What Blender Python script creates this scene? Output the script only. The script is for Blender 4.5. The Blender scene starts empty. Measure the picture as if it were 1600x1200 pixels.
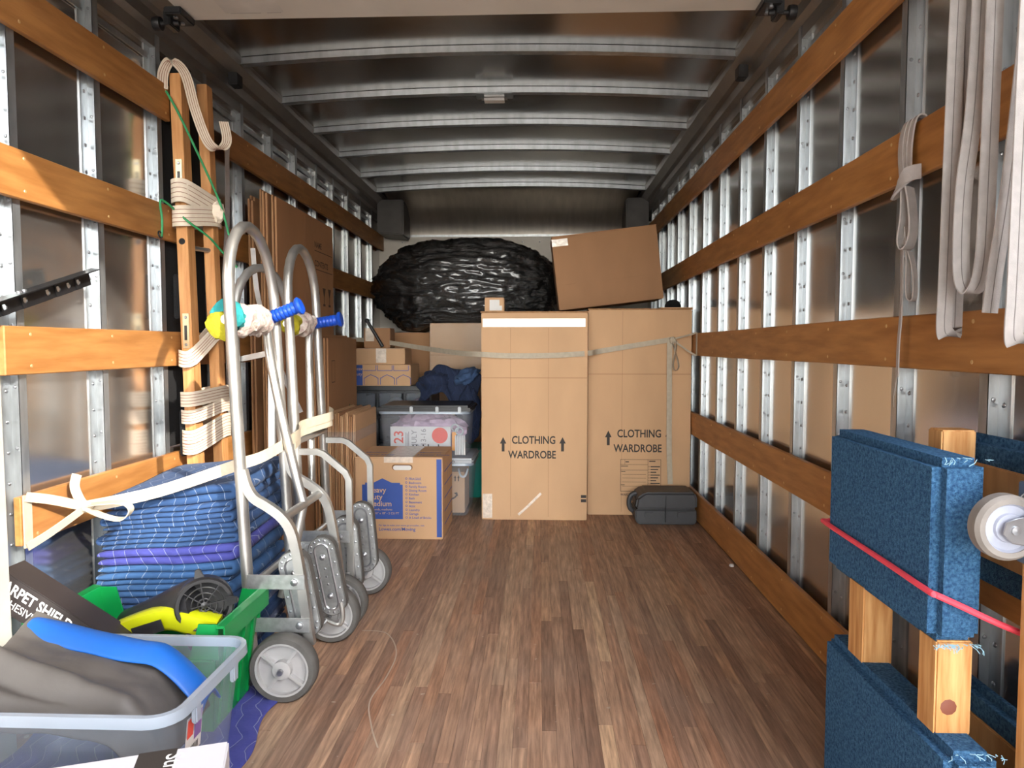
import bpy, bmesh, math, random
from mathutils import Vector, Matrix, noise as mnoise
random.seed(7)
SC = bpy.context.scene
COL = SC.collection
PI = math.pi

# ------------------------------------------------------------------ camera, sky, sun, exposure
F_PX, HCAM = 1109.0, 1.0
yaw = math.atan2(43.0, F_PX)
pit = math.atan2(60.0 * math.cos(yaw), F_PX)
fw = Vector((-math.sin(yaw) * math.cos(pit), math.cos(yaw) * math.cos(pit), -math.sin(pit)))
rt = Vector((math.cos(yaw), math.sin(yaw), 0))
up = rt.cross(fw)
cam_d = bpy.data.cameras.new('camera')
cam_d.sensor_width = 36.0
cam_d.lens = 36.0 * F_PX / 1600.0
cam_d.clip_start = 0.02
cam = bpy.data.objects.new('camera', cam_d)
COL.objects.link(cam)
cam.matrix_world = Matrix(((rt.x, up.x, -fw.x, 0), (rt.y, up.y, -fw.y, 0), (rt.z, up.z, -fw.z, HCAM), (0, 0, 0, 1)))
SC.camera = cam

SUN_DIR = Vector((-1.0, 1.0, -0.70)).normalized()      # the way the sunlight travels
world = bpy.data.worlds.new('World')
SC.world = world
world.use_nodes = True
wn = world.node_tree
sky = wn.nodes.new('ShaderNodeTexSky')
sky.sky_type = 'NISHITA'
sky.sun_disc = False
sky.sun_elevation = math.asin(-SUN_DIR.z)
sky.sun_rotation = math.atan2(-SUN_DIR.x, -SUN_DIR.y)
sky.dust_density = 1.0
bg = wn.nodes['Background']
bg.inputs['Strength'].default_value = 0.9
hsv = wn.nodes.new('ShaderNodeHueSaturation')
hsv.inputs['Saturation'].default_value = 0.35
wn.links.new(sky.outputs[0], hsv.inputs['Color'])
wn.links.new(hsv.outputs[0], bg.inputs[0])

sun_d = bpy.data.lights.new('sun', 'SUN')
sun_d.energy = 2.9
sun_d.angle = math.radians(0.8)
sun_d.color = (1.0, 0.93, 0.82)
sun = bpy.data.objects.new('sun', sun_d)
sun.rotation_euler = SUN_DIR.to_track_quat('-Z', 'Y').to_euler()
sun.location = (4, -4, 5)
COL.objects.link(sun)

SC.view_settings.view_transform = 'Standard'
SC.view_settings.look = 'None'
SC.view_settings.gamma = 1.0
SC.view_settings.use_curve_mapping = False
SC.view_settings.exposure = 1.48

# ------------------------------------------------------------------ helpers
def lin(r, g, b):
    def c(u):
        u /= 255.0
        return u / 12.92 if u <= 0.04045 else ((u + 0.055) / 1.055) ** 2.4
    return (c(r), c(g), c(b), 1.0)

MATS = {}
def mat(name, col, rough=0.6, metal=0.0, var=0.12, scale=8.0, stretch=(1, 1, 1), bump=0.0, bscale=None,
        spec=0.5, detail=4.0, col2=None, rand=0.0, rvar=0.0, trans=0.0, alpha=1.0):
    """Principled material whose colour is mottled by noise on world position."""
    if name in MATS:
        return MATS[name]
    m = bpy.data.materials.new(name)
    m.use_nodes = True
    nt = m.node_tree
    b = nt.nodes['Principled BSDF']
    L = nt.links.new
    geo = nt.nodes.new('ShaderNodeTexCoord')
    mp = nt.nodes.new('ShaderNodeMapping')
    mp.inputs['Scale'].default_value = stretch
    L(geo.outputs['Object'], mp.inputs['Vector'])
    nz = nt.nodes.new('ShaderNodeTexNoise')
    nz.inputs['Scale'].default_value = scale
    nz.inputs['Detail'].default_value = detail
    L(mp.outputs[0], nz.inputs['Vector'])
    rp = nt.nodes.new('ShaderNodeValToRGB')
    c = Vector(col[:3])
    d = Vector(col2[:3]) if col2 else c * (1 - var)
    e = c if col2 else c * (1 + var)
    rp.color_ramp.elements[0].position = 0.32
    rp.color_ramp.elements[1].position = 0.68
    rp.color_ramp.elements[0].color = (*d, 1)
    rp.color_ramp.elements[1].color = (*e, 1)
    L(nz.outputs['Fac'], rp.inputs['Fac'])
    out = rp.outputs['Color']
    if rand > 0:
        oi = nt.nodes.new('ShaderNodeObjectInfo')
        mr = nt.nodes.new('ShaderNodeMapRange')
        mr.inputs['To Min'].default_value = 1 - rand
        mr.inputs['To Max'].default_value = 1 + rand
        L(oi.outputs['Random'], mr.inputs['Value'])
        hs = nt.nodes.new('ShaderNodeHueSaturation')
        L(mr.outputs[0], hs.inputs['Value'])
        L(out, hs.inputs['Color'])
        out = hs.outputs['Color']
    L(out, b.inputs['Base Color'])
    b.inputs['Roughness'].default_value = rough
    b.inputs['Metallic'].default_value = metal
    b.inputs['Specular IOR Level'].default_value = spec
    if trans:
        b.inputs['Transmission Weight'].default_value = trans
        b.inputs['IOR'].default_value = 1.2
    if alpha < 1:
        b.inputs['Alpha'].default_value = alpha
    if rvar > 0:
        mr2 = nt.nodes.new('ShaderNodeMapRange')
        mr2.inputs['To Min'].default_value = max(0.02, rough - rvar)
        mr2.inputs['To Max'].default_value = min(1, rough + rvar)
        L(nz.outputs['Fac'], mr2.inputs['Value'])
        L(mr2.outputs[0], b.inputs['Roughness'])
    if bump > 0:
        n2 = nt.nodes.new('ShaderNodeTexNoise')
        n2.inputs['Scale'].default_value = bscale or scale * 4
        n2.inputs['Detail'].default_value = 5
        L(mp.outputs[0], n2.inputs['Vector'])
        bp = nt.nodes.new('ShaderNodeBump')
        bp.inputs['Strength'].default_value = bump
        bp.inputs['Distance'].default_value = 0.01
        L(n2.outputs['Fac'], bp.inputs['Height'])
        L(bp.outputs[0], b.inputs['Normal'])
    MATS[name] = m
    return m

class MB:
    """collects faces; build() links them as one mesh object"""
    def __init__(s):
        s.v = []; s.f = []
    def add(s, vs, fs):
        k = len(s.v)
        s.v += [tuple(p) for p in vs]
        s.f += [tuple(i + k for i in q) for q in fs]
        return s
    def box(s, a, b, M=None):
        (x0, y0, z0), (x1, y1, z1) = a, b
        vs = [Vector(p) for p in ((x0, y0, z0), (x1, y0, z0), (x1, y1, z0), (x0, y1, z0), (x0, y0, z1), (x1, y0, z1), (x1, y1, z1), (x0, y1, z1))]
        if M is not None:
            vs = [M @ p for p in vs]
        return s.add(vs, [(0, 3, 2, 1), (4, 5, 6, 7), (0, 1, 5, 4), (1, 2, 6, 5), (2, 3, 7, 6), (3, 0, 4, 7)])
    def beam(s, p, q, w, h, side=None):
        """square bar from p to q; w along side, h across"""
        p, q = Vector(p), Vector(q)
        d = (q - p).normalized()
        sd = Vector(side) if side else (Vector((0, 0, 1)).cross(d) if abs(d.z) < 0.95 else Vector((1, 0, 0)))
        sd = (sd - d * sd.dot(d)).normalized()
        n = d.cross(sd)
        vs = []
        for c in (p, q):
            for a, b in ((-1, -1), (1, -1), (1, 1), (-1, 1)):
                vs.append(c + sd * (a * w / 2) + n * (b * h / 2))
        return s.add(vs, [(0, 3, 2, 1), (4, 5, 6, 7), (0, 1, 5, 4), (1, 2, 6, 5), (2, 3, 7, 6), (3, 0, 4, 7)])
    def sweep(s, path, prof, side=None, closed=False, cap=True, scales=None):
        """sweep a closed 2-D profile along path (side = reference for profile's x axis)"""
        P = [Vector(p) for p in path]
        n = len(P); m = len(prof)
        sd = None; rings = []
        for i, p in enumerate(P):
            if closed:
                d = (P[(i + 1) % n] - P[i - 1])
            else:
                d = (P[min(i + 1, n - 1)] - P[max(i - 1, 0)])
            d.normalize()
            if side is not None:
                r_ = Vector(side[i]) if isinstance(side, list) else Vector(side)
            elif sd is None:
                r_ = Vector((0, 0, 1)).cross(d)
                if r_.length < 0.1:
                    r_ = Vector((1, 0, 0))
            else:
                r_ = sd
            r_ = r_ - d * r_.dot(d)
            if r_.length < 1e-5:
                r_ = sd if sd is not None else d.orthogonal()
            sd = r_.normalized()
            nn = d.cross(sd)
            k = scales[i] if scales else 1.0
            rings.append([p + sd * (a * k) + nn * (b * k) for a, b in prof])
        vs = [q for r_ in rings for q in r_]
        fs = []
        for i in range(n if closed else n - 1):
            j = (i + 1) % n
            for a in range(m):
                b = (a + 1) % m
                fs.append((i * m + a, i * m + b, j * m + b, j * m + a))
        if cap and not closed:
            fs.append(tuple(range(m - 1, -1, -1)))
            fs.append(tuple((n - 1) * m + a for a in range(m)))
        return s.add(vs, fs)
    def tube(s, path, r, n=10, closed=False, scales=None):
        return s.sweep(path, [(r * math.cos(2 * PI * k / n), r * math.sin(2 * PI * k / n)) for k in range(n)], closed=closed, scales=scales)
    def ribbon(s, path, w, t, side, closed=False):
        a, b = w / 2, t / 2
        return s.sweep(path, [(-a, -b), (a, -b), (a, b), (-a, b)], side=side, closed=closed)
    def lathe(s, prof, O, axis, n=24, ref=None):
        """profile [(r, h)] turned about axis through O"""
        O = Vector(O); A = Vector(axis).normalized()
        U = Vector(ref) if ref else A.orthogonal()
        U = (U - A * U.dot(A)).normalized()
        V = A.cross(U)
        vs = []; fs = []
        m = len(prof)
        for i in range(n):
            c, q = math.cos(2 * PI * i / n), math.sin(2 * PI * i / n)
            for r_, h in prof:
                vs.append(O + A * h + (U * c + V * q) * r_)
        for i in range(n):
            j = (i + 1) % n
            for k in range(m - 1):
                fs.append((i * m + k, j * m + k, j * m + k + 1, i * m + k + 1))
        ring_ = prof[0] == prof[-1]
        if prof[0][0] > 1e-6 and not ring_:
            fs.append(tuple(i * m for i in range(n - 1, -1, -1)))
        if prof[-1][0] > 1e-6 and not ring_:
            fs.append(tuple(i * m + m - 1 for i in range(n)))
        return s.add(vs, fs)
    def prism(s, pts, O, U, V, d):
        O, U, V = Vector(O), Vector(U).normalized(), Vector(V).normalized()
        N = U.cross(V)
        m = len(pts)
        vs = [O + U * a + V * b for a, b in pts] + [O + U * a + V * b + N * d for a, b in pts]
        fs = [tuple(range(m - 1, -1, -1)), tuple(range(m, 2 * m))]
        for i in range(m):
            j = (i + 1) % m
            fs.append((i, j, m + j, m + i))
        return s.add(vs, fs)
    def torus(s, O, axis, R_, r, n=28, m=8):
        O = Vector(O); A = Vector(axis).normalized(); U = A.orthogonal().normalized(); V = A.cross(U)
        path = [O + (U * math.cos(2 * PI * i / n) + V * math.sin(2 * PI * i / n)) * R_ for i in range(n)]
        return s.tube(path, r, m, closed=True)
    def blob(s, c, rad, seed=0, amp=0.12, freq=3.0, nu=24, nv=14, M=None):
        vs = []; fs = []
        for j in range(nv + 1):
            th = PI * j / nv
            for i in range(nu):
                ph = 2 * PI * i / nu
                d = Vector((math.sin(th) * math.cos(ph), math.sin(th) * math.sin(ph), math.cos(th)))
                k = 1 + amp * mnoise.fractal(d * freq + Vector((seed * 7.3, seed, 0)), 0.8, 2.0, 4)
                p = Vector((d.x * rad[0], d.y * rad[1], d.z * rad[2])) * k
                if M is not None:
                    p = M @ p
                vs.append(Vector(c) + p)
        for j in range(nv):
            for i in range(nu):
                a, b = j * nu + i, j * nu + (i + 1) % nu
                fs.append((a, a + nu, b + nu, b))
        return s.add(vs, fs)
    def build(s, name, m, parent=None, bevel=0.0, segs=2, smooth=35, loc=None):
        me = bpy.data.meshes.new(name)
        me.from_pydata([tuple(p) for p in s.v], [], s.f)
        if bevel > 0:
            bm = bmesh.new(); bm.from_mesh(me)
            bmesh.ops.remove_doubles(bm, verts=bm.verts, dist=1e-5)
            es = [e for e in bm.edges if len(e.link_faces) == 2 and e.calc_face_angle(0) > 0.5]
            bmesh.ops.bevel(bm, geom=es, offset=bevel, segments=segs, affect='EDGES', clamp_overlap=True)
            bm.to_mesh(me); bm.free()
        me.validate()
        bm = bmesh.new(); bm.from_mesh(me)
        bmesh.ops.recalc_face_normals(bm, faces=bm.faces)
        bm.to_mesh(me); bm.free()
        if smooth:
            for p in me.polygons:
                p.use_smooth = True
            me.set_sharp_from_angle(angle=math.radians(smooth))
        me.materials.append(m)
        o = bpy.data.objects.new(name, me)
        COL.objects.link(o)
        if bevel > 0 and smooth:
            wnm = o.modifiers.new('even_shading', 'WEIGHTED_NORMAL')
            wnm.keep_sharp = True
        if loc is not None:
            o.location = loc
        if parent is not None:
            o.parent = parent
            if parent.type == 'EMPTY' and not parent.get('_local'):
                o.matrix_parent_inverse = Matrix.Translation(parent.location).inverted()
        return o

def thing(name, label, cat, loc=(0, 0, 0), rotz=0.0, group=None, local=False, kind=None):
    """an Empty at a thing's base; parts are built in world coordinates, or in its own if local"""
    o = bpy.data.objects.new(name, None)
    o.empty_display_size = 0.05
    o.location = loc
    o.rotation_euler = (0, 0, rotz)
    COL.objects.link(o)
    tag(o, label, cat, group, kind)
    if local:
        o['_local'] = 1
    return o

def tag(o, label, cat, group=None, kind=None):
    o['label'] = label
    o['category'] = cat
    if group: o['group'] = group
    if kind: o['kind'] = kind
    return o

def spline(pts, n=6, closed=False):
    P = [Vector(p) for p in pts]
    out = []
    N = len(P)
    rng = range(N if closed else N - 1)
    for i in rng:
        if closed:
            p0, p1, p2, p3 = P[i - 1], P[i], P[(i + 1) % N], P[(i + 2) % N]
        else:
            p0, p1, p2, p3 = P[max(i - 1, 0)], P[i], P[i + 1], P[min(i + 2, N - 1)]
        for k in range(n):
            t = k / n
            out.append(0.5 * ((2 * p1) + (p2 - p0) * t + (2 * p0 - 5 * p1 + 4 * p2 - p3) * t * t + (3 * p1 - p0 - 3 * p2 + p3) * t ** 3))
    if not closed:
        out.append(P[-1])
    return out

def text(string, size, m, parent, O, U, V, name='lettering', sx=1.0, bold=0.0, align='LEFT', d=0.0006):
    """flat lettering: O = baseline start, U along the line, V up, raised by d"""
    cu = bpy.data.curves.new(name, 'FONT')
    cu.body = string
    cu.size = size
    cu.align_x = align
    cu.offset = bold * size
    cu.resolution_u = 3
    tmp = bpy.data.objects.new(name, cu)
    COL.objects.link(tmp)
    dg = bpy.context.evaluated_depsgraph_get()
    me = bpy.data.meshes.new_from_object(tmp.evaluated_get(dg))
    bpy.data.objects.remove(tmp)
    bpy.data.curves.remove(cu)
    O, U, V = Vector(O), Vector(U).normalized(), Vector(V).normalized()
    N = U.cross(V)
    for v in me.vertices:
        v.co = O + U * (v.co.x * sx) + V * v.co.y + N * d
    me.materials.clear()
    me.materials.append(m)
    me.name = name
    o = bpy.data.objects.new(name, me)
    COL.objects.link(o)
    o.parent = parent
    if parent.type == 'EMPTY' and not parent.get('_local'):
        o.matrix_parent_inverse = Matrix.Translation(parent.location).inverted()
    return o

def decal(pts_list, m, parent, O, U, V, name='print', d=0.0005):
    """flat print made of polygons in the (U, V) plane"""
    O, U, V = Vector(O), Vector(U).normalized(), Vector(V).normalized()
    N = U.cross(V)
    b = MB()
    for pts in pts_list:
        b.add([O + U * p[0] + V * p[1] + N * d for p in pts], [tuple(range(len(pts)))])
    return b.build(name, m, parent, smooth=0)

def rect(x0, y0, x1, y1):
    return [(x0, y0), (x1, y0), (x1, y1), (x0, y1)]

def frame_lines(x0, y0, x1, y1, w):
    return [rect(x0, y0, x1, y0 + w), rect(x0, y1 - w, x1, y1), rect(x0, y0, x0 + w, y1), rect(x1 - w, y0, x1, y1)]

def copy_part(o, parent, loc=None):
    c = o.copy()
    COL.objects.link(c)
    c.parent = parent
    if loc is not None:
        c.location = loc
    return c

# ------------------------------------------------------------------ materials
GALV = mat('galvanised_steel', lin(182, 187, 190), 0.34, 0.85, var=0.16, scale=30, stretch=(1, 1, 0.3), rvar=0.1)
ALU_PANEL = mat('mill_aluminium_panel', lin(205, 203, 200), 0.17, 0.94, var=0.07, scale=3, stretch=(2, 2, 0.2), rvar=0.05, bump=0.02, bscale=6)
ALU_ROOF = mat('mill_aluminium_roof', lin(170, 165, 158), 0.22, 0.95, var=0.08, scale=2.5, rvar=0.06, bump=0.08, bscale=3.5)
ALU_TUBE = mat('brushed_aluminium_tube', lin(176, 175, 171), 0.36, 0.8, var=0.12, scale=14, rvar=0.12)
ALU_CAST = mat('cast_aluminium', lin(190, 192, 192), 0.33, 0.8, var=0.12, scale=60, rvar=0.12)
STEEL = mat('zinc_steel', lin(158, 160, 164), 0.3, 0.85, var=0.12, scale=20, rvar=0.08)
SLAT = mat('hardwood_slat', lin(180, 126, 70), 0.5, 0, scale=9, stretch=(4, 0.5, 4), col2=lin(148, 97, 48), bump=0.05, bscale=60, detail=7)
WHITE_PAINT = mat('white_paint', lin(200, 194, 184), 0.5, 0, var=0.06, scale=5)
CREAM_PAINT = mat('cream_door_paint', lin(205, 198, 186), 0.5, 0, var=0.06, scale=4, bump=0.02)
DARK_METAL = mat('dark_metal', lin(70, 68, 66), 0.45, 0.6, var=0.15, scale=12)
BLACK_METAL = mat('black_painted_steel', lin(26, 26, 28), 0.35, 0.0, var=0.2, scale=20)
BLACK_PLASTIC = mat('black_plastic', lin(30, 30, 32), 0.42, 0, var=0.15, scale=30, bump=0.05, bscale=300)
BLACK_CARPET = mat('black_carpet', lin(16, 16, 18), 0.95, 0, var=0.3, scale=150, bump=0.6, bscale=400)
CARD = mat('cardboard', lin(194, 155, 116), 0.75, 0, var=0.06, scale=5, stretch=(1, 1, 0.4), rand=0.05, bump=0.02, bscale=120)
CARD_D = mat('cardboard_dark', lin(160, 117, 80), 0.75, 0, var=0.08, scale=5, stretch=(1, 1, 0.4), rand=0.08)
CARD_EDGE = mat('cardboard_edge', lin(150, 110, 72), 0.85, 0, var=0.25, scale=60)
CREASE = mat('cardboard_crease', lin(150, 110, 76), 0.8, 0, var=0.1)
INK = mat('black_ink', lin(48, 42, 38), 0.7, 0, var=0.05)
INK_BLUE = mat('blue_ink', lin(48, 78, 150), 0.6, 0, var=0.06)
INK_GREEN = mat('green_ink', lin(66, 92, 58), 0.7, 0, var=0.1)
INK_PALE = mat('cardboard_print', lin(204, 166, 126), 0.7, 0, var=0.05)
INK_RED = mat('red_ink', lin(222, 84, 70), 0.6, 0, var=0.05)
INK_WHITE = mat('white_ink', lin(238, 238, 236), 0.5, 0, var=0.03)
PAPER = mat('white_paper', lin(212, 210, 206), 0.6, 0, var=0.03)
TAPE = mat('packing_tape', lin(216, 200, 182), 0.18, 0, var=0.12, scale=40, bump=0.25, bscale=60, spec=0.8)
WEB = mat('cotton_webbing', lin(178, 166, 146), 0.8, 0, var=0.07, scale=40, bump=0.15, bscale=500)
WEB_GREY = mat('grey_webbing', lin(176, 171, 168), 0.8, 0, var=0.08, scale=40, bump=0.15, bscale=500)
STITCH = mat('grey_thread', lin(120, 115, 112), 0.8, 0, var=0.1)
WOOD_POST = mat('beech_post', lin(205, 152, 98), 0.5, 0, scale=14, stretch=(5, 5, 0.5), col2=lin(180, 122, 70), bump=0.04, bscale=60)
PINE = mat('pine_rail', lin(214, 166, 108), 0.55, 0, scale=16, stretch=(6, 6, 0.5), col2=lin(178, 120, 62), bump=0.05, bscale=60, detail=8)
PLY = mat('plywood', lin(190, 148, 100), 0.65, 0, scale=10, stretch=(1, 3, 0.6), col2=lin(160, 118, 74), bump=0.05)
CARPET_B = mat('blue_carpet', lin(84, 130, 170), 0.95, 0, scale=170, col2=lin(44, 82, 120), bump=0.9, bscale=420, detail=6, spec=0.1)
RUBBER = mat('grey_rubber', lin(84, 82, 79), 0.75, 0, var=0.15, scale=20, bump=0.05)
HUB = mat('grey_plastic_hub', lin(164, 163, 162), 0.5, 0, var=0.06, scale=20)
HUB2 = mat('pale_lilac_hub', lin(160, 164, 178), 0.4, 0, var=0.06, scale=20)
TYRE = mat('caster_tread', lin(124, 118, 112), 0.6, 0, var=0.12, scale=30)
GRIP = mat('blue_grip', lin(20, 70, 176), 0.35, 0, var=0.06, scale=30)
CLOTH_W = mat('white_rag', lin(205, 198, 188), 0.9, 0, scale=60, col2=lin(170, 146, 138), bump=0.4, bscale=90)
TEAL_RAG = mat('teal_rag', lin(30, 128, 130), 0.9, 0, var=0.15, scale=40, bump=0.4, bscale=80)
YEL_RAG = mat('yellow_rag', lin(148, 140, 20), 0.9, 0, var=0.15, scale=40, bump=0.4, bscale=80)
GREEN_BIN = mat('green_plastic', lin(12, 128, 62), 0.35, 0, var=0.05, scale=6)
TEAL_BIN = mat('teal_plastic', lin(16, 122, 108), 0.4, 0, var=0.05, scale=6)
YELLOW = mat('yellow_green_plastic', lin(178, 184, 14), 0.35, 0, var=0.05, scale=12)
GREY_CLOTH = mat('grey_vinyl_cloth', lin(84, 80, 77), 0.6, 0, var=0.12, scale=7, bump=0.12, bscale=30)
BLUE_CLOTH = mat('blue_vinyl_cloth', lin(14, 88, 172), 0.5, 0, var=0.06, scale=6, bump=0.05, bscale=30)
CORD_G = mat('green_cord', lin(46, 140, 86), 0.6, 0, var=0.1, scale=60)
CORD_R = mat('red_bungee', lin(232, 74, 92), 0.5, 0, var=0.06, scale=60)
GREY_LID = mat('grey_lid', lin(176, 180, 184), 0.4, 0, var=0.05)
def plastic_wrap_black():
    m = bpy.data.materials.new('black_stretch_film'); m.use_nodes = True
    nt = m.node_tree; L = nt.links.new; b = nt.nodes['Principled BSDF']
    b.inputs['Base Color'].default_value = (0.004, 0.004, 0.0045, 1)
    b.inputs['Roughness'].default_value = 0.27; b.inputs['Specular IOR Level'].default_value = 1.0; b.inputs['Coat Weight'].default_value = 1.0; b.inputs['Coat Roughness'].default_value = 0.16
    tc = nt.nodes.new('ShaderNodeTexCoord'); mp = nt.nodes.new('ShaderNodeMapping')
    mp.inputs['Scale'].default_value = (1.0, 1.0, 3.2); mp.inputs['Rotation'].default_value = (0, 0.25, 0)
    L(tc.outputs['Object'], mp.inputs['Vector'])
    hs = []
    for sc, w in ((5, 1.0), (17, 0.55), (46, 0.22)):
        n = nt.nodes.new('ShaderNodeTexNoise'); n.inputs['Scale'].default_value = sc; n.inputs['Detail'].default_value = 3
        n.inputs['Distortion'].default_value = 1.2
        L(mp.outputs[0], n.inputs['Vector'])
        a = nt.nodes.new('ShaderNodeMath'); a.operation = 'SUBTRACT'; a.inputs[1].default_value = 0.5
        L(n.outputs['Fac'], a.inputs[0])
        ab = nt.nodes.new('ShaderNodeMath'); ab.operation = 'ABSOLUTE'; L(a.outputs[0], ab.inputs[0])
        mu = nt.nodes.new('ShaderNodeMath'); mu.operation = 'MULTIPLY'; mu.inputs[1].default_value = w
        L(ab.outputs[0], mu.inputs[0]); hs.append(mu)
    s1 = nt.nodes.new('ShaderNodeMath'); s1.operation = 'ADD'; L(hs[0].outputs[0], s1.inputs[0]); L(hs[1].outputs[0], s1.inputs[1])
    s2 = nt.nodes.new('ShaderNodeMath'); s2.operation = 'ADD'; L(s1.outputs[0], s2.inputs[0]); L(hs[2].outputs[0], s2.inputs[1])
    bp = nt.nodes.new('ShaderNodeBump'); bp.inputs['Strength'].default_value = 1.0; bp.inputs['Distance'].default_value = 0.03
    L(s2.outputs[0], bp.inputs['Height']); L(bp.outputs[0], b.inputs['Normal'])
    return m
FILM = plastic_wrap_black()

def clear_plastic(name, col, opac, rough=0.25):
    """thin translucent plastic: part see-through, part milky, with a gloss"""
    m = bpy.data.materials.new(name); m.use_nodes = True
    nt = m.node_tree; L = nt.links.new
    b = nt.nodes['Principled BSDF']; out = nt.nodes['Material Output']
    tc = nt.nodes.new('ShaderNodeTexCoord')
    n = nt.nodes.new('ShaderNodeTexNoise'); n.inputs['Scale'].default_value = 6
    L(tc.outputs['Object'], n.inputs['Vector'])
    mr = nt.nodes.new('ShaderNodeMapRange'); mr.inputs['To Min'].default_value = opac * 0.85; mr.inputs['To Max'].default_value = opac * 1.15
    L(n.outputs['Fac'], mr.inputs['Value'])
    b.inputs['Base Color'].default_value = col
    b.inputs['Roughness'].default_value = rough
    b.inputs['Specular IOR Level'].default_value = 0.7
    t = nt.nodes.new('ShaderNodeBsdfTransparent')
    t.inputs['Color'].default_value = (0.95, 0.97, 1.0, 1)
    mx = nt.nodes.new('ShaderNodeMixShader')
    L(mr.outputs[0], mx.inputs['Fac']); L(t.outputs[0], mx.inputs[1]); L(b.outputs[0], mx.inputs[2])
    L(mx.outputs[0], out.inputs['Surface'])
    return m
CLEAR = clear_plastic('clear_tub_plastic', lin(160, 172, 186), 0.26)
CLEAR_RIM = clear_plastic('clear_tub_rim', lin(168, 178, 190), 0.6)
CLEAR_T = clear_plastic('clear_tote_plastic', lin(214, 216, 222), 0.16)
SMOKE = clear_plastic('smoky_drawer_plastic', lin(120, 126, 134), 0.55)
WRAPF = clear_plastic('clear_stretch_film', lin(235, 225, 215), 0.10, 0.12)

def blanket_mat(name, col, col2, thread=lin(170, 180, 196)):
    """quilted cotton: zig-zag thread lines and puffs between them"""
    m = bpy.data.materials.new(name); m.use_nodes = True
    nt = m.node_tree; L = nt.links.new; b = nt.nodes['Principled BSDF']
    def M(op, a, c=None, v=None):
        k = nt.nodes.new('ShaderNodeMath'); k.operation = op
        for i, q in ((0, a), (1, c)):
            if q is None: continue
            if isinstance(q, (int, float)): k.inputs[i].default_value = q
            else: L(q, k.inputs[i])
        return k.outputs[0]
    tc = nt.nodes.new('ShaderNodeTexCoord'); sp = nt.nodes.new('ShaderNodeSeparateXYZ')
    L(tc.outputs['Object'], sp.inputs[0])
    oi = nt.nodes.new('ShaderNodeObjectInfo')
    yz = M('ADD', sp.outputs['Y'], sp.outputs['Z'])
    nz = nt.nodes.new('ShaderNodeTexNoise'); nz.inputs['Scale'].default_value = 7; L(tc.outputs['Object'], nz.inputs['Vector'])
    tri = M('ABSOLUTE', M('SUBTRACT', M('FRACT', M('MULTIPLY', yz, 9.0)), 0.5))
    u = M('ADD', M('ADD', M('MULTIPLY', sp.outputs['X'], 24.0), M('MULTIPLY', tri, 1.1)), M('MULTIPLY', nz.outputs['Fac'], 1.5))
    u = M('ADD', u, M('MULTIPLY', sp.outputs['Y'], 6.0))
    u = M('ADD', u, M('MULTIPLY', oi.outputs['Random'], 9.0))
    fr = M('ABSOLUTE', M('SUBTRACT', M('FRACT', u), 0.5))
    line = M('LESS_THAN', fr, 0.026)
    n2 = nt.nodes.new('ShaderNodeTexNoise'); n2.inputs['Scale'].default_value = 25; n2.inputs['Detail'].default_value = 5
    L(tc.outputs['Object'], n2.inputs['Vector'])
    mix = nt.nodes.new('ShaderNodeMix'); mix.data_type = 'RGBA'
    mix.inputs['A'].default_value = col; mix.inputs['B'].default_value = col2
    L(n2.outputs['Fac'], mix.inputs['Factor'])
    mx2 = nt.nodes.new('ShaderNodeMix'); mx2.data_type = 'RGBA'; mx2.inputs['B'].default_value = thread
    L(M('MULTIPLY', line, 0.4), mx2.inputs['Factor']); L(mix.outputs['Result'], mx2.inputs['A'])
    L(mx2.outputs['Result'], b.inputs['Base Color'])
    b.inputs['Roughness'].default_value = 0.85
    b.inputs['Sheen Weight'].default_value = 0.03
    h = M('ADD', M('MULTIPLY', M('POWER', fr, 0.5), 1.0), M('MULTIPLY', n2.outputs['Fac'], 0.7))
    bp = nt.nodes.new('ShaderNodeBump'); bp.inputs['Strength'].default_value = 0.6; bp.inputs['Distance'].default_value = 0.006
    L(h, bp.inputs['Height']); L(bp.outputs[0], b.inputs['Normal'])
    return m
BL_BLUE = blanket_mat('blue_quilt', lin(42, 76, 120), lin(28, 56, 98))
BL_LIGHT = blanket_mat('light_blue_quilt', lin(54, 94, 140), lin(38, 74, 120))
BL_PERI = blanket_mat('periwinkle_quilt', lin(66, 70, 146), lin(48, 52, 124))
BL_GREY = blanket_mat('grey_blue_quilt', lin(88, 98, 128), lin(52, 62, 92))
BL_NAVY = blanket_mat('navy_quilt', lin(26, 42, 74), lin(12, 20, 42), lin(60, 80, 120))

# ------------------------------------------------------------------ the truck box
XR, XL = 0.89, -1.36            # inner faces of the wooden slats
PXR, PXL = 0.935, -1.405        # inner faces of the side panels
Y0, Y1 = 1.0, 6.22              # rear opening, front wall
ZR = 2.235                      # roof skin at the sides
STR = dict(kind='structure')

# pavement outside, behind and below the truck
ASPH = mat('pale_pavement', lin(196, 190, 180), 0.9, 0, var=0.15, scale=3, bump=0.1)
g = MB().box((-40, -40, -1.0), (40, 40, -0.95)).build('ground', ASPH, smooth=0)
tag(g, 'pale pavement under and behind the truck', 'ground', kind='structure')

# unseen wall added right of the truck: it keeps the low sun off the truck floor
o = MB().box((3.0, -9.0, -0.95), (3.3, 1.6, 3.27)).build('wall_light_blocker', mat('brown_blocker', lin(112, 88, 72), 0.9, 0, var=0.12, scale=6, bump=0.05), smooth=0)
tag(o, 'added brown wall right of the truck, out of view, blocking low sun', 'wall', kind='structure')
o = MB().box((-4.4, -9.0, -0.95), (-4.1, 1.6, 4.6)).build('wall_light_blocker', MATS['brown_blocker'], smooth=0)  # second unseen wall, added to cut side skylight on the near load
tag(o, 'added brown wall left of the truck, out of view, cutting side skylight', 'wall', kind='structure')

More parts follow.
